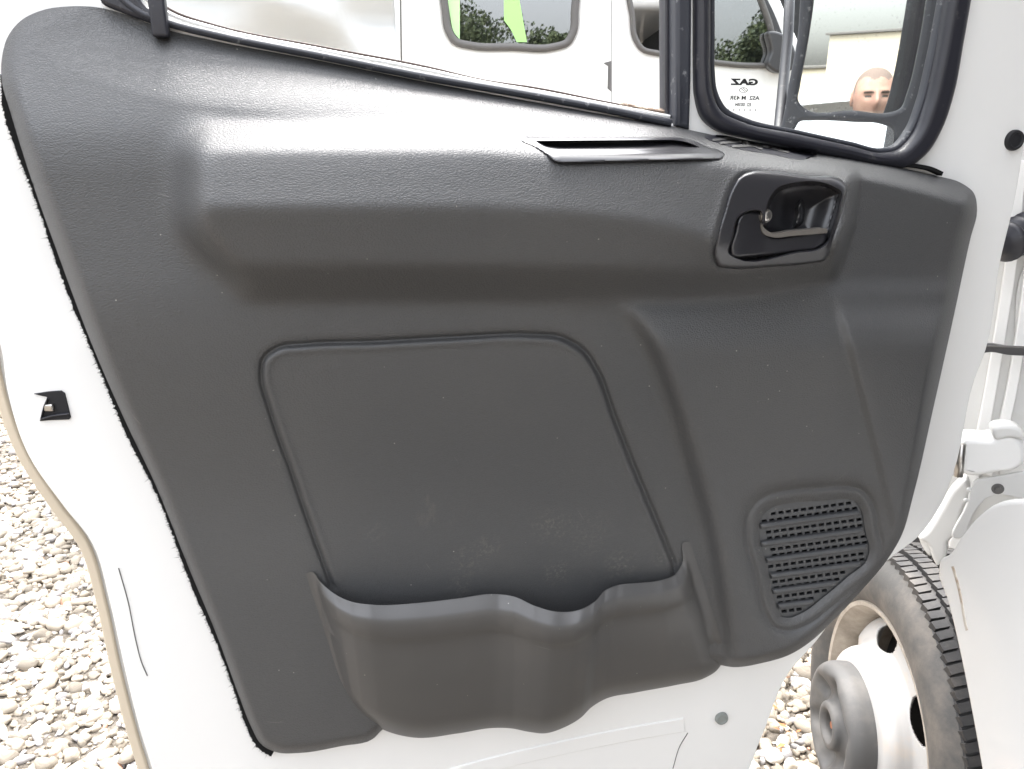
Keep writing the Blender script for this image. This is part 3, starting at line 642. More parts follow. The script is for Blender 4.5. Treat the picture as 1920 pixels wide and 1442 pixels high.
for m_ in marks:
    b2 = bmesh.new(); b2.from_mesh(m_); tmp = bpy.data.meshes.new('t'); b2.to_mesh(tmp); b2.free(); bm.from_mesh(tmp); bpy.data.meshes.remove(tmp)
for k in range(26):                                               # oval emblem above the small print
    a0, a1 = k/26*2*math.pi, (k+1)/26*2*math.pi
    pts = [(1394 + r_*math.cos(a)*1.15, 169 + r_*math.sin(a)*.72) for (r_, a) in ((7, a0), (7, a1), (5.9, a1), (5.9, a0))]
    bm.faces.new([bm.verts.new(DOOR.at(p[0], p[1], -.0085)) for p in pts])
for (x0, y0, x1, y1) in ((1389, 166, 1396, 172), (1392, 164.5, 1399, 171)):
    bm.faces.new([bm.verts.new(DOOR.at(x, y, -.0085)) for x, y in ((x0, y0), (x0+1.4, y0), (x1+1.4, y1), (x1, y1))])
bm_obj('glass_etching', bm, M['print'], pane, False)

# --- lock knob
ln = [DOOR.at(297, 50, .004) + Vector((0, 0, 0))]
box('lock_knob', DOOR.at(296, 12, .012), (.0145, .0125, .052), M['rubber'], door, .003, Matrix.Rotation(TH, 3, 'Z'))

# --- pull cup in the armrest
CS = cr([(1003, 264, 1), (1262, 262, 1), (1290, 267), (1314, 277, 1), (1288, 280, 1), (1048, 281, 1), (1022, 276)], True)
def cup_h(u, v, d):
    b = sampH(u, v, H0) + .0025 + .004 * ss(283, 289, v) * ss(1010, 1050, u)
    dc = np.where(inpoly(CS, u, v), dist(CS + [CS[0]], u, v), 0)
    return b - .004 * np.clip(1 - d / 4, 0, 1)**2 - .022 * ss(0, 4.5, dc)
ray_plate('pull_cup', cup, 0, M['black'], door, .012, 2.0, cup_h, 'glossy black pull cup let into the armrest top', (CS,))

# --- interior handle
hz = float(sampH(1480, 312)) + .002
H0s = blur(H0, 14)
hplane = lambda u, v: sampH(u, v, H0s) * .5 + .5 * float(sampH(1460, 410, H0s)) + .002
CAVp = [(1432, 420), (1434, 400), (1442, 372), (1458, 352), (1480, 344), (1570, 353), (1577, 358), (1574, 385), (1562, 425), (1553, 455), (1534, 469), (1500, 474), (1378, 484), (1366, 476), (1372, 446), (1386, 404), (1400, 396), (1428, 396)]
CAV = cr(CAVp, True)
def bez_h(u, v, d):
    dc = np.where(inpoly(CAV, u, v), dist(CAV + [CAV[0]], u, v), 0)
    return hplane(u, v) - .005 * np.clip(1 - d / 5, 0, 1)**2 - .022 * ss(0, 8, dc) - .018 * ss(4, 55, dc)
bezo = ray_plate('handle_bezel', bez, 0, M['black'], door, .014, 2.6, bez_h, 'black handle bezel with a scooped recess', (CAV,))
LEV = [(1371, 481), (1368, 472), (1376, 436), (1388, 403), (1396, 398), (1428, 397, 1), (1430, 415), (1434, 430), (1446, 441), (1490, 440), (1547, 434), (1552, 440), (1549, 455), (1534, 467), (1490, 474), (1400, 483), (1380, 484)]
LH = float(sampH(1460, 410, H0s)) - .006
def lev_h(u, v, d): return LH + .006 * ss(1440, 1380, u) - .006 * np.clip(1 - d / 6, 0, 1)**2
lev = ray_plate('lever', cr(LEV, True), 0, M['black'], bezo, .012, 2.4, lev_h)
ray_plate('lever_blade', cr([(1429, 418), (1432, 426), (1441, 434), (1490, 433), (1544, 428, 1), (1551, 430), (1551, 437, 1), (1490, 442), (1444, 444), (1434, 440), (1428, 430)], True), LH + .003, M['lever_highlight'], bezo, .010, 2.2, None, 'pale upper edge of the handle lever, highlight painted in')
ray_plate('recess_rib', cr([(1496, 372), (1505, 366), (1510, 385), (1500, 428), (1484, 430), (1488, 405)], True), 0, M['black'], bezo, .01, 2.6, lambda u, v, d: LH - .034 + .012*ss(0, 9, d))
bm = bmesh.new()
c = DOOR.at(1436, 405, LH + .002)
lathe('screw', [(0, .003), (.0025, .003), (.0045, .002), (.005, 0), (.0068, 0), (.007, -.004)], c, DOOR.N, M['metal'], bezo, 24)

# --- demister vent by the window
vent = ray_plate('demister_vent', cr([(1322, 256), (1345, 253), (1400, 263), (1470, 275), (1532, 288), (1525, 293), (1440, 288), (1370, 275)], True), 0, M['rubber'], door, .008, 3.0, lambda u, v, d: sampH(u, v) + .002)
for path in ([(1338, 262), (1372, 260), (1405, 272)], [(1352, 268), (1392, 266), (1430, 279)], [(1375, 274), (1425, 273), (1480, 285)]):
    rp = ribbon_poly(path, 2.2, 2.2)
    ray_plate('vent_slat', rp, 0, M['pouch'], vent, .004, 3.0, lambda u, v, d: sampH(u, v) + .006)

# --- speaker grille: plate with real holes, ribs and a dark cone behind
GF = Frame(DOOR.pt(0, 0, .0425), DOOR.N)
spin = [tuple(p) for p in shrink(spk, 18)]
gin = [tuple(p) for p in shrink(spk, 30)]
gin = [tuple(p) for p in shrink(spk, 25)]
RS = [(1447, 962), (1430, 976), (1424, 998.6), (1426, 1010), (1432, 1031), (1435, 1042), (1442, 1061), (1444, 1072), (1450, 1090), (1453, 1101), (1458, 1118), (1461, 1129), (1467, 1145), (1481, 1153)]
rows = [(x - 2, y - 1, 1650) for x, y in RS]
holes = []
for (x0, y0, x1) in rows:
    u = x0
    while u < x1:
        v = y0 - (u - x0) * .139
        q = [(u, v, 1), (u + 9.8, v - 1.4, 1), (u + 10.5, v + 4.2, 1), (u + .7, v + 5.6, 1)]
        if all(inpoly(gin, np.array([p[0]]), np.array([p[1]]))[0] for p in q): holes.append(q)
        u += 14.1
def cdt_plate(name, fr, outer, holes, m, h, thick, parent, label=None):
    P = [Vector(p[:2]) for p in outer]; ed = [(i, (i+1) % len(P)) for i in range(len(P))]
    for hq in holes:
        k = len(P); P += [Vector(p[:2]) for p in hq]; ed += [(k + i, k + (i+1) % len(hq)) for i in range(len(hq))]
    o1, _, f1, *_ = delaunay_2d_cdt(P, ed, [], 1, 1e-4, False); o1 = np.array([p[:] for p in o1]); f1 = np.array([f for f in f1 if len(f) == 3]); c = o1[f1].mean(1)
    kp = inpoly([p[:2] for p in outer], c[:, 0], c[:, 1])
    for hq in holes: kp &= ~inpoly([p[:2] for p in hq], c[:, 0], c[:, 1])
    f1 = f1[kp]; Wd = np_at(fr, o1[:, 0], o1[:, 1], np.full(len(o1), h))
    nr = np.cross(Wd[f1[:, 1]] - Wd[f1[:, 0]], Wd[f1[:, 2]] - Wd[f1[:, 0]]) @ np.array(fr.N); f1[nr < 0] = f1[nr < 0][:, ::-1]
    o = from_arrays(name, Wd, f1, m, parent, False, label); md = o.modifiers.new('s', 'SOLIDIFY'); md.thickness = thick; md.offset = -1; return o
bm_ = cdt_plate('speaker_grille', GF, [(p[0], p[1]) for p in spin], holes, M['grille'], .003, .003, door, 'charcoal speaker grille with paired rows of slots')
grille = bm_
plate('speaker_cone', GF, [(p[0], p[1]) for p in spin], M['dark'], -.014, .004, .001, parent=grille, smooth=False)
for (x0, y0) in ((1426, 987.5), (1429, 1021), (1437, 1052), (1446, 1081.5), (1454, 1110), (1462, 1138)):
    us = np.arange(1405, 1650, 2.0); vv_ = y0 + 1.5 - (us - x0) * .139; ok = inpoly([tuple(p) for p in shrink(spk, 26)], us, vv_)
    us = us[ok]; vv_ = vv_[ok]
    strip('grille_rib', GF, [(us[0], vv_[0]), (us[len(us)//2], vv_[len(us)//2]), (us[-1], vv_[-1])], 4.4, 4.4, M['grille'], .0085, .008, .003, grille)

# --- map pocket
top = [(573, 1076, .016), (584, 1072, .026), (600, 1090, .040), (625, 1112, .055), (655, 1127, .066), (700, 1134, .072), (780, 1131, .070), (860, 1122, .066), (930, 1114, .062), (965, 1119, .068), (1000, 1135, .080), (1045, 1147, .088), (1085, 1144, .088), (1115, 1128, .080), (1135, 1107, .066), (1160, 1097, .060), (1200, 1093, .056), (1240, 1088, .052), (1265, 1078, .045), (1279, 1056, .032), (1284, 1016, .018), (1294, 1016, .014)]
bot = [(640, 1282, .010), (644, 1296, .018), (652, 1312, .026), (664, 1328, .038), (682, 1345, .046), (712, 1365, .050), (775, 1383, .052), (860, 1375, .050), (925, 1365, .048), (960, 1366, .050), (990, 1372, .055), (1022, 1375, .060), (1062, 1362, .060), (1090, 1345, .055), (1108, 1327, .048), (1132, 1312, .045), (1195, 1298, .042), (1265, 1285, .040), (1322, 1271, .034), (1344, 1257, .026), (1354, 1243, .018), (1360, 1222, .010)]
def dens(L, n=9):
    uv = cr([(p[0], p[1]) for p in L], False, n); hh = cr([(i, p[2]*1000) for i, p in enumerate(L)], False, n); return np.array([(a[0], a[1], b[1]/1000) for a, b in zip(uv, hh)])
T_, B_ = dens(top), dens(bot); nc = len(T_)
sC = np.arange(nc) / (nc - 1)
rows_t = [-1, 0, .02, .10, .125, .16, .25, .275, .31, .4, .5, .6, .7, .8, .86, .9, .93, .955, .975, .99, 1.0]
VV = []
fall = ss(0, .16, sC) * ss(0, .13, 1 - sC)
for t_ in rows_t:
    tt = max(t_, 0); u = T_[:, 0]*(1-tt) + B_[:, 0]*tt; v = T_[:, 1]*(1-tt) + B_[:, 1]*tt
    belly = np.sin(math.pi * tt) ** 1 * .008 * fall
    chamfer = .015 * ss(-.02, .13, np.array(tt)) * (fall*.8 + .2)
    step = .0065 * ss(.25, .29, np.array(tt)) * fall
    h = T_[:, 2]*(1-tt) + B_[:, 2]*tt + chamfer - step*1.0 + belly - .011*ss(.1, 1, np.array(tt)) * .6
    if tt > .86: h = h - (B_[:, 2] * .85) * (1 - np.sqrt(max(0, 1 - ((tt - .86) / .14)**2)))
    if t_ < 0: h = T_[:, 2] - .0035; v = v + .3
    dd_ = dist(cardp + [cardp[0]], u, v); ins_ = ss(8, 40, dd_) * inpoly(cardp, u, v)
    fl = (sampH(u, v, H0) + .001) * ins_ * (1 - ss(.90, 1.0, np.array(tt))); h = np.maximum((h + fl + np.sqrt((h - fl)**2 + .012**2)) / 2 - .002, .003)
    VV.append(np_at(DOOR, u, v, h))
VV.append(np_at(DOOR, T_[:, 0], T_[:, 1] + 0.0, np.maximum(T_[:, 2] - .004, .002)) - np.array([0, 0, .06]))   # inner wall
V = np.concatenate(VV[::-1][0:1] + VV[:1] + VV[1:]); nr_ = len(VV); Fc = []
for i in range(nr_ - 1):
    for j in range(nc - 1): Fc.append((i*nc+j, i*nc+j+1, (i+1)*nc+j+1, (i+1)*nc+j))
pk = from_arrays('map_pocket', V, Fc, M['pouch'], door, True, 'deep map pocket with a wavy rim and bottle holder bulge')
bm = bmesh.new(); bm.from_mesh(pk.data); bmesh.ops.recalc_face_normals(bm, faces=bm.faces); bm.to_mesh(pk.data); bm.free()
try: pk.data.set_sharp_from_angle(angle=R(55))
except Exception: pass

# --- details of the steel
def disc(name, u, v, h, r, m, parent=door, fr=DOOR):
    c = fr.at(u, v, h); return lathe(name, [(0, .0025), (r*.62, .0025), (r*.7, .0035), (r*.92, .003), (r, .0005), (r, -.002)], c, fr.N, m, parent, 40)
disc('plug', 1353, 1347, .002, .0095, M['plug'])
disc('hole_plug', 1902, 263, .002, .012, M['dark'])
strip('pressed_bead', DOOR, [(780, 1475), (900, 1440), (1060, 1402), (1200, 1374), (1284, 1360)], 13, 13, M['white'], .0018, .005, .0017, door)
strip('skin_seam', DOOR, [(222, 1066), (240, 1130), (254, 1200), (266, 1245), (276, 1268)], .8, .8, M['seal_grey'], .0012, .002, .0003, door)
strip('skin_seam', DOOR, [(1262, 1442), (1275, 1400), (1290, 1375)], .35, .35, M['seal_grey'], .0012, .002, .0003, door)
LT = [(63, 739, 1), (88, 735, 1), (114, 733, 1), (121, 738, 1), (132, 783, 1), (129, 787, 1), (100, 788), (74, 790, 1), (80, 768), (88, 745, 1)]
lt = plate('latch', DOOR, LT, M['dark'], .002, .006, .0006, parent=door, label='black door latch opening')
strip('latch_edge', DOOR, [(76, 786), (100, 780), (128, 777)], 1.6, 1.6, M['rubber'], .005, .004, .001, lt)
strip('latch_edge', DOOR, [(88, 748), (81, 766), (76, 786)], 1.4, 1.4, M['rubber'], .005, .004, .001, lt)
box('latch_claw', DOOR.at(92, 764, .003), (.010, .005, .008), M['metal'], lt, .002)

# --- outside mirror on its arm
HEAD = Vector((-.20, -1.10, 1.465))
Mc = ray(1640, 182); Mc = CAM + Mc * (1.17 / Mc.y)
nM = ((CAM - Mc).normalized() + (HEAD - Mc).normalized()).normalized()
MF = Frame(Mc, nM)
wm = bpy.data.objects.new('wing_mirror', None); COL.objects.link(wm); wm.parent = door; wm.location = Mc - wloc(door)
HO = [(1500, -300), (1500, 0), (1495, 70), (1480, 150), (1466, 230), (1454, 275), (1444, 350), (1460, 420), (1520, 440), (1640, 435), (1700, 400), (1722, 300), (1748, 230), (1770, 120), (1782, 0), (1800, -300)]
G1 = [(1532, -280), (1526, 0), (1512, 95), (1499, 165), (1496, 188), (1506, 201), (1600, 207), (1668, 211), (1690, 203), (1702, 175), (1722, 95), (1738, 0), (1752, -280)]
G2 = [(1490, 248), (1500, 228), (1520, 226), (1600, 229), (1654, 234), (1671, 243), (1669, 270), (1655, 360), (1620, 400), (1510, 405), (1480, 380), (1480, 300)]
plate('mirror_housing', MF, HO, M['dust_rubber'], .012, .05, .006, holes=[G1, G2], parent=wm)
E1 = [(p[0] + (-5 if p[0] < 1600 else 5), p[1] + (4 if p[1] > 150 else 0)) for p in G1]
E2 = [(p[0] + (-5 if p[0] < 1580 else 5), p[1] + (-4 if p[1] < 240 else 4)) for p in G2]
plate('main_mirror', MF, E1, M['silver'], .0, .004, .0003, parent=wm)
# lower wide-angle glass leans up towards the sky
MF2 = Frame(MF.O, (nM + Vector((0, 0, .25))).normalized())
plate('lower_mirror', MF2, E2, M['silver'], -.001, .004, .0003, parent=wm)
tube('mirror_arm', [CAM + ray(1490, -250) * 1.2, CAM + ray(1478, 60) * 1.2, CAM + ray(1455, 300) * 1.14, CAM + ray(1440, 420) * 1.0], .008, M['rubber'], wm)

# ------------------------------------------------------------------ truck cab behind the hinge
tr = root('truck_cab', (1.0, 1.3, 0), 'white truck cab side with hinge pillar, wheel arch and steel front wheel at right', 'truck')
PF = Frame((.70, 1.13, 0), (-.45, -1, 0))
pillar = plate('hinge_pillar', PF, [(1700, -700), (1740, 300), (1745, 700), (1735, 900), (1722, 1010), (1745, 1045), (1770, 1010), (1830, 1000), (2500, 1000), (2600, -700)], M['white_shaded'], 0, .03, .006, parent=tr)
strip('pillar_rib', PF, [(1915, 300), (1898, 480), (1872, 650), (1845, 800), (1815, 935), (1790, 1030)], 11, 11, M['white'], .010, .03, .0015, tr)
strip('pillar_rib', PF, [(1935, 480), (1912, 650), (1892, 760), (1874, 830), (1866, 850), (1850, 890)], 10, 10, M['white'], .012, .03, .0015, tr)
plate('inner_fender', PF, [(1921, 500), (1900, 700), (1886, 800), (1872, 845), (1880, 910), (2300, 910), (2300, 500)], M['white_shaded'], .004, .004, .001, parent=tr)
# harness boot
bt = []; br = []
p0 = CAM + ray(1876, 458) * 1.03; p1 = CAM + ray(1960, 418) * 1.08
for i in range(33):
    f = i / 32; bt.append(p0.lerp(p1, f)); br.append(.020 + .008 * math.sin(f * 2 * math.pi * 4.0 - 1.2))
tube('harness_boot', bt, br, M['rubber'], tr, 24)
# check strap
strip('check_strap', PF, [(1835, 657), (1858, 654), (1890, 659), (1960, 661)], 7, 8, M['black'], .05, .012, .002, tr)
strip('strap_edge', PF, [(1846, 649), (1870, 650), (1960, 654)], 1.6, 1.6, M['seal_grey'], .052, .006, .001, tr)
# lower hinge arm
HF = Frame((.66, 1.02, 0), (-.35, -1, 0))
HG = [(1800, 834), (1806, 828), (1860, 824), (1895, 816), (1915, 824), (1925, 845), (1922, 868), (1905, 882), (1870, 888), (1812, 892), (1799, 886), (1801, 868), (1796, 850)]
hg = plate('lower_hinge', HF, HG, M['white'], .02, .045, .008, parent=tr, bres=4)
tube('hinge_pin', [HF.at(1803, 832, .02), HF.at(1797, 893, .02)], .006, M['metal'], hg)
plate('hinge_cap', HF, [(1862, 806), (1890, 798), (1916, 806), (1924, 824), (1895, 822), (1866, 824)], M['white_shaded'], .024, .03, .005, parent=hg)
# bracket with bolt over the arch
BR = [(1832, 900), (1850, 897), (1990, 903), (1990, 938), (1850, 935), (1828, 960), (1800, 1010), (1790, 1010), (1812, 950)]
brk = plate('bracket', HF, BR, M['white_shaded'], .012, .006, .002, parent=tr)
lathe('bolt', [(0, .003), (.0035, .003), (.004, 0), (.008, 0), (.008, -.002)], HF.at(1871, 917, .013), HF.N, M['seal_grey'], brk, 20)
for (u_, v_) in ((1817, 918), (1811, 938)):
    lathe('bolt', [(0, .003), (.0028, .002), (.0035, 0)], HF.at(u_, v_, .013), HF.N, M['white_shaded'], brk, 20)
# wing behind the wheel
WF = Frame((.585, .98, 0), (-1, -.06, 0))
WG = [(1757, 1066), (1762, 1046), (1774, 1040), (1800, 1004), (1830, 968), (1860, 945), (1960, 935), (2300, 930), (2300, 1700), (1880, 1700), (1858, 1560), (1838, 1442), (1818, 1330), (1795, 1215), (1775, 1130)]
plate('wing', WF, WG, M['white'], 0, .03, .007, parent=tr, bres=4)
strip('wing_scuff', WF, [(1785, 1062), (1796, 1100), (1803, 1135), (1809, 1170), (1812, 1182)], 1.8, 2.6, mat('bare filler scuff', (.36, .27, .2), .8, var=((.6, .55, .48), 60, .4, .6)), .0008, .002, .0003, tr)
WL = Frame((.64, 1.06, 0), (-.55, -1, 0))
plate('arch_lip', WL, [(1722, 1010), (1735, 1000), (1762, 960), (1790, 915), (1812, 900), (1820, 915), (1805, 960), (1790, 1005), (1778, 1018), (1776, 1040), (1756, 1062), (1750, 1052), (1738, 1022)], M['white_shaded'], .01, .03, .006, parent=tr, bres=4)

# front wheel
WC = CAM + ray(1716, 1366) * 1.50; WC.z = .352; AX = Vector((-1, .055, 0)).normalized(); print('WC', WC)
wh = bpy.data.objects.new('wheel', None); COL.objects.link(wh); wh.parent = tr; wh.location = WC - wloc(tr)
prof = [(.226, .060), (.230, .074), (.238, .082), (.252, .092), (.270, .098), (.292, .100), (.315, .096), (.330, .086), (.342, .076)]
lathe('sidewall', prof, WC, AX, M['sidewall'], wh, 128)
tp = [(.340, .079), (.344, .070), (.346, .03), (.346, -.03), (.344, -.070), (.330, -.088), (.29, -.098), (.23, -.08)]
lathe('tyre', tp, WC, AX, M['tyre'], wh, 128)
bm = bmesh.new(); e1 = Vector((0, 0, 1)); e2 = AX.cross(e1)
for k in range(116):                                              # shoulder blocks and tread blocks
    a = 2*math.pi*k/116
    for (off_, wid, rr, dl) in ((.066, .026, .348, 0), (.030, .030, .351, .4), (-.008, .030, .351, 0), (-.046, .030, .351, .4), (-.072, .018, .348, 0)):
        aa = a + dl*2*math.pi/116; rad = e1*math.cos(aa) + e2*math.sin(aa); tan = AX.cross(rad)
        Rm = Matrix((rad, tan, AX)).transposed(); Rm = Rm @ Matrix.Rotation(random.uniform(.18, .3) * (1 if off_ > 0 else -1), 3, 'X')
        boxbm(bm, WC + AX*off_ + rad*(rr - .004 if abs(off_) > .05 else rr - .003), (.014, .0150 if abs(off_) < .05 else .0138, wid), 0, Rm)
bm_obj('tread', bm, M['tyre'], wh, False)
# steel rim: flange, well and the dished disc with oval hand holes
lathe('rim_flange', [(.240, .076), (.236, .086), (.228, .084), (.222, .068), (.214, .050), (.210, .02), (.210, -.06)], WC, AX, M['rimdirt'], wh, 128)
def rim_disc():
    prof = [(.211, -.010), (.206, .018), (.199, .040), (.188, .052), (.176, .058), (.162, .062), (.152, .070), (.147, .084), (.143, .100), (.136, .110), (.124, .114), (.10, .114)]
    P2 = cr(prof, False, 14); seg = 480; V = []; Fc = []
    for (r_, o_) in P2:
        for k in range(seg):
            a = 2*math.pi*k/seg; V.append(WC + AX*o_ + e1*(r_*math.cos(a)) + e2*(r_*math.sin(a)))
    for i in range(len(P2)-1):
        for k in range(seg):
            a = (k + .5)/seg*2*math.pi; r_ = (P2[i][0] + P2[i+1][0])/2; na = round((a - .26)/(2*math.pi/6))*(2*math.pi/6) + .26; da = (a - na)*r_
            if ((r_ - .176)/.024)**2 + (da/.042)**2 < 1: continue
            Fc.append((i*seg+k, (i+1)*seg+k, (i+1)*seg+(k+1) % seg, i*seg+(k+1) % seg))
    o = from_arrays('rim', V, Fc, M['rim'], wh, True); md = o.modifiers.new('s', 'SOLIDIFY'); md.thickness = .005; md.offset = -1; return o
rim_disc()
lathe('brake_drum', [(0, -.01), (.16, -.01), (.2, -.02), (.205, -.06)], WC, AX, M['dark'], wh, 64)
hp = cr([(.118, .105), (.120, .128), (.119, .150), (.112, .163), (.101, .168), (.086, .163), (.068, .154), (.056, .151), (.049, .155), (.042, .168), (.034, .170), (.027, .163), (.024, .146), (.0, .142)], False, 6)
def hubcap():
    seg = 160; V = []; Fc = []
    for (r_, o_) in hp:
        for k in range(seg):
            a = 2*math.pi*k/seg; dent = 0
            na = round(a/(2*math.pi/6))*(2*math.pi/6); da = (a - na)*max(r_, .01)
            g_ = ((r_ - .080)/.020)**2 + (da/.019)**2
            dent = .014*math.exp(-g_**1.5)
            V.append(WC + AX*(o_ - dent) + e1*(r_*math.cos(a)) + e2*(r_*math.sin(a)))
    for i in range(len(hp)-1):
        for k in range(seg): Fc.append((i*seg+k, (i+1)*seg+k, (i+1)*seg+(k+1) % seg, i*seg+(k+1) % seg))
    return from_arrays('hub_cap', V, Fc, M['cap'], wh, True)
hubcap()
lathe('hub_nut', [(0, .160), (.007, .160), (.009, .156), (.013, .142)], WC, AX, M['rust'], wh, 6)
# unseen cab side, added to darken the door's right: dark slab, seat, rear pillar
box('cab_shade_slab', (1.25, 0.0, 1.35), (.05, 1.75, 1.9), M['dark'], tr, .01)
box('seat', (1.0, -.1, 1.05), (.36, .5, .2), M['grille'], tr, .05)
box('seat_back', (1.0, -.42, 1.5), (.36, .16, .75), M['grille'], tr, .05)
box('rear_pillar', (.95, -.95, 1.3), (.5, .18, 2.1), M['white'], tr, .03)
box('roof', (1.0, 0.0, 2.32), (.7, 2.1, .1), M['white'], tr, .04)
box('sill', (.98, 0.0, .42), (.5, 1.7, .14), M['white'], tr, .03)
# dark wheel housing behind the tyre
box('wheel_housing', (1.02, 1.45, .62), (.06, 1.2, .8), M['dark'], tr, .01)

# ------------------------------------------------------------------ white van beyond
VY = 3.5
VF = Frame((0, VY, 0), (0, -1, 0))
van = root('van', (1.0, VY + .9, 0), 'white van parked beyond the door, with rubber sealed side windows', 'van')
def zx(u, v): return VF.ab(u, v)
W1 = [(831, -150), (831, 20), (836, 55), (852, 80), (880, 88), (960, 91), (1040, 91), (1066, 82), (1079, 60), (1082, 20), (1082, -150), (1070, -175), (845, -175)]
W2 = [(1183, -160), (1185, 30), (1190, 70), (1205, 93), (1235, 101), (1340, 118), (1420, 124), (1448, 122), (1460, 112), (1452, 60), (1432, 0), (1400, -80), (1360, -150), (1200, -170)]
BODY = [(742, -480), (741, 0), (744, 200), (747, 850), (760, 1000), (1690, 1010), (2010, 960), (2050, 640), (1990, 420), (1700, 260), (1560, 200), (1500, 80), (1440, -60), (1380, -200), (1330, -330), (1200, -440), (900, -490)]
plate('body', VF, BODY, M['white'], 0, .05, .02, holes=[W1, W2], parent=van, bres=4)
a0, b0 = zx(760, -440); a1, b1 = zx(1560, 800)
box('interior', ((a0+a1)/2, VY + .95, (b0+b1)/2), (a1-a0, .04, b0-b1), mat('dark van lining', (.03, .031, .033), .8), van, .01)
box('roof', ((a0+a1)/2 - .1, VY + .9, b0 + .05), (a1-a0, 1.75, .06), M['white'], van, .02)
box('far_side', ((a0+a1)/2, VY + 1.8, (b0+b1)/2), (a1-a0, .04, b0-b1), M['white'], van, .02)
def vring(poly, wpx):
    P = [tuple(p) for p in cr(poly, True, 5)]; c = np.mean(np.array(P), 0); return P, [tuple(p) for p in shrink(P, wpx)]
for i, Wp in enumerate((W1, W2)):
    Po, Pi = vring(Wp, 11 if i == 0 else 7)
    Pout = [tuple(p) for p in shrink(Po, -3)]
    f_ = plate('window_rubber', VF, Pout, M['seal_grey'], .022, .05, .012, holes=[Pi], parent=van, smooth=False)
    plate('window_glass', VF, Po, M['dark_glass'], .0, .005, .0005, parent=van, smooth=False)
VI = Frame((0, VY + .12, 0), (0, -1, 0))
plate('window_stripe', VF, [(944, -150, 1), (974, -150, 1), (974, 0, 1), (981, 40), (988, 79, 1), (969, 79, 1), (958, 56), (945, 38, 1)], M['lime'], .0035, .002, .0003, parent=van, label='lime green stripe on the van window')  # thin lime plate set just in front of the window glass
plate('window_stripe', VF, [(843, -150, 1), (862, -150, 1), (862, 74, 1), (852, 62), (844, 30)], M['pale_lime'], .0035, .002, .0003, parent=van, label='pale green stripe at the window edge')
plate('partition', VI, [(868, -160), (868, 92), (876, 92), (876, -160)], M['seal_grey'], -.01, .02, .004, parent=van, smooth=False)
strip('corner_seam', VF, [(752, -400), (751, 0), (754, 200), (758, 700)], 1.6, 1.6, M['seal_grey'], .0015, .003, .0003, van)
strip('body_gap', VF, [(1146, -120), (1147, 100), (1147, 172), (1147, 420)], .5, .5, M['seal_grey'], .0015, .003, .0003, van)
plate('door_handle', VF, [(1131, 118, 1), (1146, 114, 1), (1146, 172, 1), (1139, 166, 1), (1140, 124, 1)], M['seal_grey'], .002, .004, .001, parent=van)
plate('mirror_bracket', VF, [(1442, 58), (1462, 60), (1486, 80), (1490, 128), (1452, 134), (1440, 122), (1446, 96)], M['black'], .06, .06, .01, parent=van)
strip('cab_trim', VF, [(1400, -60), (1428, -10), (1448, 30), (1462, 66)], 6, 6, M['black'], .012, .02, .004, van)
for x_ in (-.2, 2.6):
    wz = root('tmp', (0, 0, 0), '', ''); bpy.data.objects.remove(wz)
    ww = lathe('wheel', [(0, .04), (.19, .03), (.2, .05), (.33, .05), (.345, .02), (.345, -.15)], (x_ + .3, VY + .05, .345), (0, -1, 0), M['tyre'], van, 48)
# slack pale tarpaulin to the left of the van
TF = Frame((0, 3.3, 0), (.12, -1, 0))
tv, tf = [], []; nu, nv = 90, 60
for j in range(nv + 1):
    for i in range(nu + 1):
        a = -1.95 + 1.50 * i / nu; b = 2.75 - 2.7 * j / nv
        s_ = (b + a * -.42)
        h_ = .05*math.sin(s_*9 + a*1.3) + .035*math.sin(s_*21 + a*3.0 + 1) + .08*math.sin(a*2.1 + 1.2) + .02*math.sin(a*16 + b*2)
        h_ += .10 * math.exp(-((b - 2.02 + .52*(a + 1.05)) / .07)**2)
        tv.append(TF.pt(a, b, h_)); 
for j in range(nv):
    for i in range(nu): tf.append((j*(nu+1)+i, j*(nu+1)+i+1, (j+1)*(nu+1)+i+1, (j+1)*(nu+1)+i))
tp_ = from_arrays('tarpaulin', tv, tf, M['tarp'], None, True); md = tp_.modifiers.new('s', 'SOLIDIFY'); md.thickness = .004
tp_['label'] = 'pale grey tarpaulin with soft folds hanging left of the white van'; tp_['category'] = 'tarpaulin'

# ------------------------------------------------------------------ behind the camera: what the mirror and van glass show
# where the mirror looks: reflect the ray through a mirror pixel
def refl(u, v):
    p = MF.at(u, v, 0); d = (p - CAM).normalized(); r_ = d - nM * (2 * d.dot(nM)); return p, r_
def rpt(u, v, y):
    p, r_ = refl(u, v); t_ = (y - p.y) / r_.y; return p + r_ * t_
wl = rpt(1556, 66, -6.0); wr_ = rpt(1735, 60, -6.0); wb = rpt(1536, 150, -6.0)
xl_, xr_ = min(wl.x, wr_.x), max(wl.x, wr_.x) + 2.5
shed = root('shed', ((xl_+xr_)/2, -6.6, 0), 'cream rendered shed wall with thin roof edge behind the photographer', 'shed')
box('wall', ((xl_+xr_)/2, -6.6, wl.z/2), (xr_-xl_, 1.2, wl.z), M['cream_wall'], shed, .01)
box('roof_edge', ((xl_+xr_)/2, -6.6, wl.z + .012), (xr_-xl_ + .06, 1.28, .022), M['seal_grey'], shed, .004)
b2 = rpt(1500, 130, -9.0)
low = root('boundary_wall', (xl_ - 2.0, -9, 0), 'low cream boundary wall running on from the shed', 'wall')
box('wall', (xl_ - 2.2, -9, (b2.z)/2), (4.4, .3, b2.z), M['cream_wall'], low, .01)
box('coping', (xl_ - 2.2, -9, b2.z + .02), (4.5, .38, .04), M['seal_grey'], low, .01)
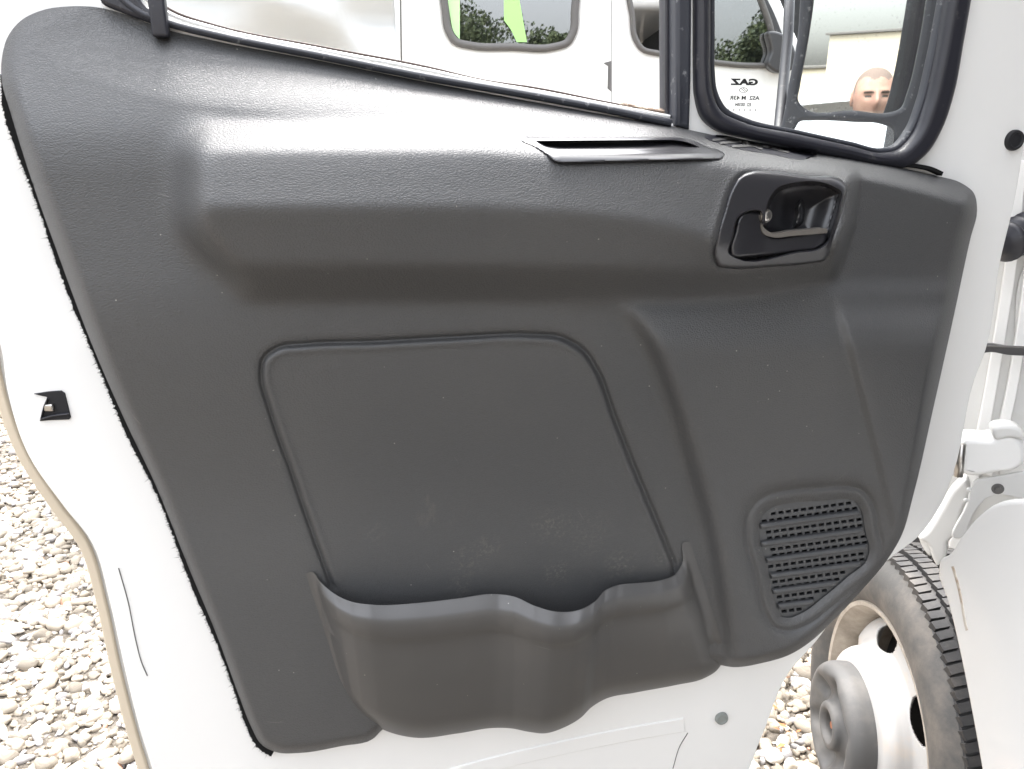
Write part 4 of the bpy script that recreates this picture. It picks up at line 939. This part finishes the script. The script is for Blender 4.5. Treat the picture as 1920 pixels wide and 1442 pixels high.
# grey car, only its rounded roof reaches into the mirror
cr_ = rpt(1590, 184, -3.2); cl_ = rpt(1508, 200, -3.2)
car = root('parked_car', (cr_.x + .2, -3.9, 0), 'pale grey car with rounded roof parked behind the photographer', 'car')
zt = cr_.z; xs = cr_.x + .12
carp = [(-.9, 0.32), (-.93, .62), (-.88, .92), (-.76, 1.0), (-.66, zt - .16), (-.52, zt - .045), (-.25, zt), (.25, zt), (.52, zt - .045), (.66, zt - .16), (.76, 1.0), (.88, .92), (.93, .62), (.9, .32)]
ring = cr(carp, False, 5); V = []; Fc = []
secs = [(-3.15, .97), (-3.2, 1.0), (-5.4, 1.0), (-5.7, .9)]
for (y_, k_) in secs:
    for (a_, b_) in ring: V.append((xs + a_*k_, y_, b_*(1 if k_ == 1.0 else .98)))
n_ = len(ring)
for i in range(len(secs)-1):
    for k in range(n_-1): Fc.append((i*n_+k, i*n_+k+1, (i+1)*n_+k+1, (i+1)*n_+k))
Fc.append(tuple(range(n_))); Fc.append(tuple(3*n_ + k for k in range(n_))[::-1])
from_arrays('body', V, Fc, mat('silver car paint', (.42, .43, .44), .35, coat=.4), car, True)
box('windscreen', (xs, -3.145, (zt + .95)/2 - .03), (1.16, .01, zt - 1.16), M['black'], car, .004)
for x_ in (-.78, .78): lathe('wheel', [(0, .09), (.2, .09), (.3, .08), (.31, .0), (.31, -.09)], (xs + x_, -3.7, .31), (1 if x_ > 0 else -1, 0, 0), M['tyre'], car, 32)

# trees far behind, mirrored in the van's windows
def tree(x, y, hgt, seed):
    r_ = random.Random(seed); t_ = root('tree', (x, y, 0), {0: 'tall leafy tree behind the yard, mirrored left in the van glass', 1: 'broad leafy tree behind the yard beside the shed', 2: 'round leafy tree farthest right behind the yard', 3: 'small leafy tree farthest left behind the yard'}[seed % 4], 'tree', 'trees behind the yard')
    tube('trunk', [(x, y, 0), (x + .1, y, hgt*.3), (x, y + .1, hgt*.7)], [.2, .15, .05], mat('bark', (.08, .06, .045), .9), t_, 10)
    V = []; Fc = []
    blobs = [(x + r_.gauss(0, hgt*.17), y + r_.gauss(0, hgt*.15), hgt*r_.uniform(.35, .95), hgt*r_.uniform(.09, .17)) for _ in range(22)]
    for _ in range(11000):
        bx_, by_, bz_, br_ = r_.choice(blobs); d = Vector((r_.gauss(0, 1), r_.gauss(0, 1), r_.gauss(0, 1))).normalized() * br_ * r_.uniform(.55, 1.1)
        c_ = Vector((bx_, by_, bz_)) + d; n_ = Vector((r_.gauss(0, 1), r_.gauss(0, 1), r_.gauss(0, 1))).normalized(); a_ = n_.orthogonal().normalized(); b_ = n_.cross(a_); s_ = r_.uniform(.05, .13)
        k = len(V); V += [c_ - a_*s_, c_ + b_*s_*.6, c_ + a_*s_, c_ - b_*s_*.6]; Fc.append((k, k+1, k+2, k+3))
    from_arrays('crown', V, Fc, mat('leaves', (.035, .055, .025), .7, var=((.07, .09, .03), 2, .4, .6)), t_, False)
for (x_, y_, h_, s_) in ((-2.6, -30, 6.6, 0), (1.6, -31, 5.6, 1), (6.0, -32, 7.2, 2), (11, -30, 6.0, 3)): tree(x_, y_, h_, s_)

# ------------------------------------------------------------------ the photographer, seen only in the mirror
def person():
    p_ = root('person', (HEAD.x, HEAD.y, 0), 'man with a shaved head in a grey jacket, reflected in the wing mirror', 'person')
    hx, hy, hz_ = HEAD
    J = [((0, 0, .98), .15), ((0, .0, 1.12), .155), ((0, -.02, 1.27), .165), ((0, -.02, 1.36), .10), ((0, 0, 1.43), .058), ((0, .01, 1.50), .056),
         ((-.17, -.02, 1.33), .062), ((-.23, .04, 1.12), .048), ((-.14, .24, 1.22), .036), ((-.10, .31, 1.30), .03),
         ((.17, -.02, 1.33), .062), ((.23, .04, 1.12), .048), ((.12, .24, 1.22), .036), ((.06, .31, 1.30), .03),
         ((-.09, 0, .92), .095), ((-.10, .02, .50), .062), ((-.11, -.02, .10), .042), ((-.12, .14, .04), .035),
         ((.09, 0, .92), .095), ((.10, .02, .50), .062), ((.11, -.02, .10), .042), ((.12, .14, .04), .035)]
    E = [(0, 1), (1, 2), (2, 3), (3, 4), (4, 5), (2, 6), (6, 7), (7, 8), (8, 9), (2, 10), (10, 11), (11, 12), (12, 13), (0, 14), (14, 15), (15, 16), (16, 17), (0, 18), (18, 19), (19, 20), (20, 21)]
    k = (hz_ - .14) / 1.43
    # five unequal curled fingers per hand
    for w_, sgn in ((9, -1), (13, 1)):
        wx, wy, wz_ = J[w_][0]
        for f_, (dx, L) in enumerate(((-.030, .035), (-.012, .042), (.006, .045), (.022, .040))):
            i0 = len(J); J.append(((wx - sgn*.02, wy + .012, wz_ + dx*.8 + .02), .011)); J.append(((wx - sgn*.045, wy + .01 + L*.4, wz_ + dx + .03), .009)); J.append(((wx - sgn*.055, wy + L*.3 - .01, wz_ + dx + .04), .008)); E += [(w_, i0), (i0, i0+1), (i0+1, i0+2)]
        i0 = len(J); J.append(((wx, wy - .015, wz_ + .035), .011)); J.append(((wx - sgn*.02, wy - .025, wz_ + .06), .009)); E += [(w_, i0), (i0, i0+1)]
    me_ = bpy.data.meshes.new('body'); me_.from_pydata([(a[0][0], a[0][1], a[0][2]*k) for a in J], E, [])
    o = bpy.data.objects.new('body', me_); COL.objects.link(o)
    md = o.modifiers.new('sk', 'SKIN'); sv = me_.skin_vertices[0].data
    for i, a in enumerate(J): sv[i].radius = (a[1], a[1]*(.72 if i < 3 else 1)); sv[i].use_root = (i == 0)
    md2 = o.modifiers.new('su', 'SUBSURF'); md2.levels = 2; md2.render_levels = 2
    bpy.context.view_layer.update()
    m2_ = bpy.data.meshes.new_from_object(o.evaluated_get(bpy.context.evaluated_depsgraph_get())); bpy.data.objects.remove(o)
    bm = bmesh.new(); bm.from_mesh(m2_)
    jz = 1.40*k
    for f in bm.faces:
        z = f.calc_center_median().z; y = f.calc_center_median().y
        f.material_index = 0 if z > jz else (1 if z > .93*k else 2)
        if y > .27 and z > 1.0: f.material_index = 0
        f.smooth = True
    # head
    hb_ = bmesh.new(); bmesh.ops.create_icosphere(hb_, subdivisions=5, radius=1.0)
    for v in hb_.verts:
        x, y, z = v.co; x0, y0, z0 = x, y, z
        wz2 = (1 - .17*max(0, -z)**1.3) * (1 + .16*max(0, z)**2 * 1.0)
        x *= .078*wz2; z *= .112 if z > 0 else .122; y *= .098
        if y0 > 0:
            y *= 1 - .10*abs(z0)
            g = lambda cx, cz, sx, sz: math.exp(-((x0-cx)/sx)**2 - ((z0-cz)/sz)**2)
            y += .024*g(0, -.18, .17, .20) + .010*g(0, .02, .12, .2) - .012*(g(-.40, .05, .20, .10) + g(.40, .05, .20, .10)) + .008*(g(-.4, .22, .3, .08) + g(.4, .22, .3, .08))
            y += .006*g(0, -.52, .3, .07) - .006*g(0, -.60, .3, .025) + .010*g(0, -.85, .35, .15)
        v.co = Vector((x, y, z)) + Vector((0, .02, hz_ + .0))
    for f in hb_.faces:
        c_ = f.calc_center_median(); z0 = (c_.z - hz_)/.118; x0 = c_.x/.076; y0 = (c_.y-.02)/.095; mi = 0
        if z0 > .60 + .05*math.sin(x0*9) or (y0 < .25 and z0 > -.25 and not (abs(x0) > .9 and z0 < .1)): mi = 3
        if y0 > .3:
            if abs(abs(x0) - .40) < .22 and abs(z0 - .17) < .038: mi = 4
            if abs(abs(x0) - .40) < .14 and abs(z0 - .035) < .03: mi = 5
            if abs(x0) < .28 and abs(z0 + .60) < .022: mi = 6
            if z0 < -.42 and not (abs(x0) < .3 and abs(z0 + .58) < .07): mi = 7
        f.material_index = mi; f.smooth = True
    for sgn in (-1, 1):                                            # ears
        r_ = bmesh.ops.create_uvsphere(hb_, u_segments=12, v_segments=8, radius=1)['verts']
        for v in r_: v.co = Vector((sgn*(.077 + v.co.x*.010), .012 + v.co.y*.020 + v.co.x*sgn*(-.008), hz_ - .005 + v.co.z*.032))
    bmesh.ops.rotate(hb_, cent=(0, .02, hz_), matrix=Matrix.Rotation(R(-26), 3, 'Z'), verts=hb_.verts)
    tm = bpy.data.meshes.new('t'); hb_.to_mesh(tm); hb_.free(); bm.from_mesh(tm)
    for v in bm.verts: v.co.x += hx; v.co.y += hy
    skin = mat('skin', (.33, .20, .15), .65, var=((.27, .15, .115), 18, .4, .6))
    me3 = bpy.data.meshes.new('body'); bm.to_mesh(me3); bm.free(); 
    for mm in (skin, mat('grey jacket', (.16, .165, .17), .8), mat('dark trousers', (.04, .045, .06), .85), mat('cropped hair', (.13, .095, .08), .8), mat('brow', (.06, .04, .03), .8), mat('eye', (.03, .025, .02), .3), mat('lips', (.35, .15, .12), .5), mat('stubble', (.33, .23, .19), .7)): me3.materials.append(mm)
    off_mesh(me3, p_); o = bpy.data.objects.new('body', me3); COL.objects.link(o); o.parent = p_
person()
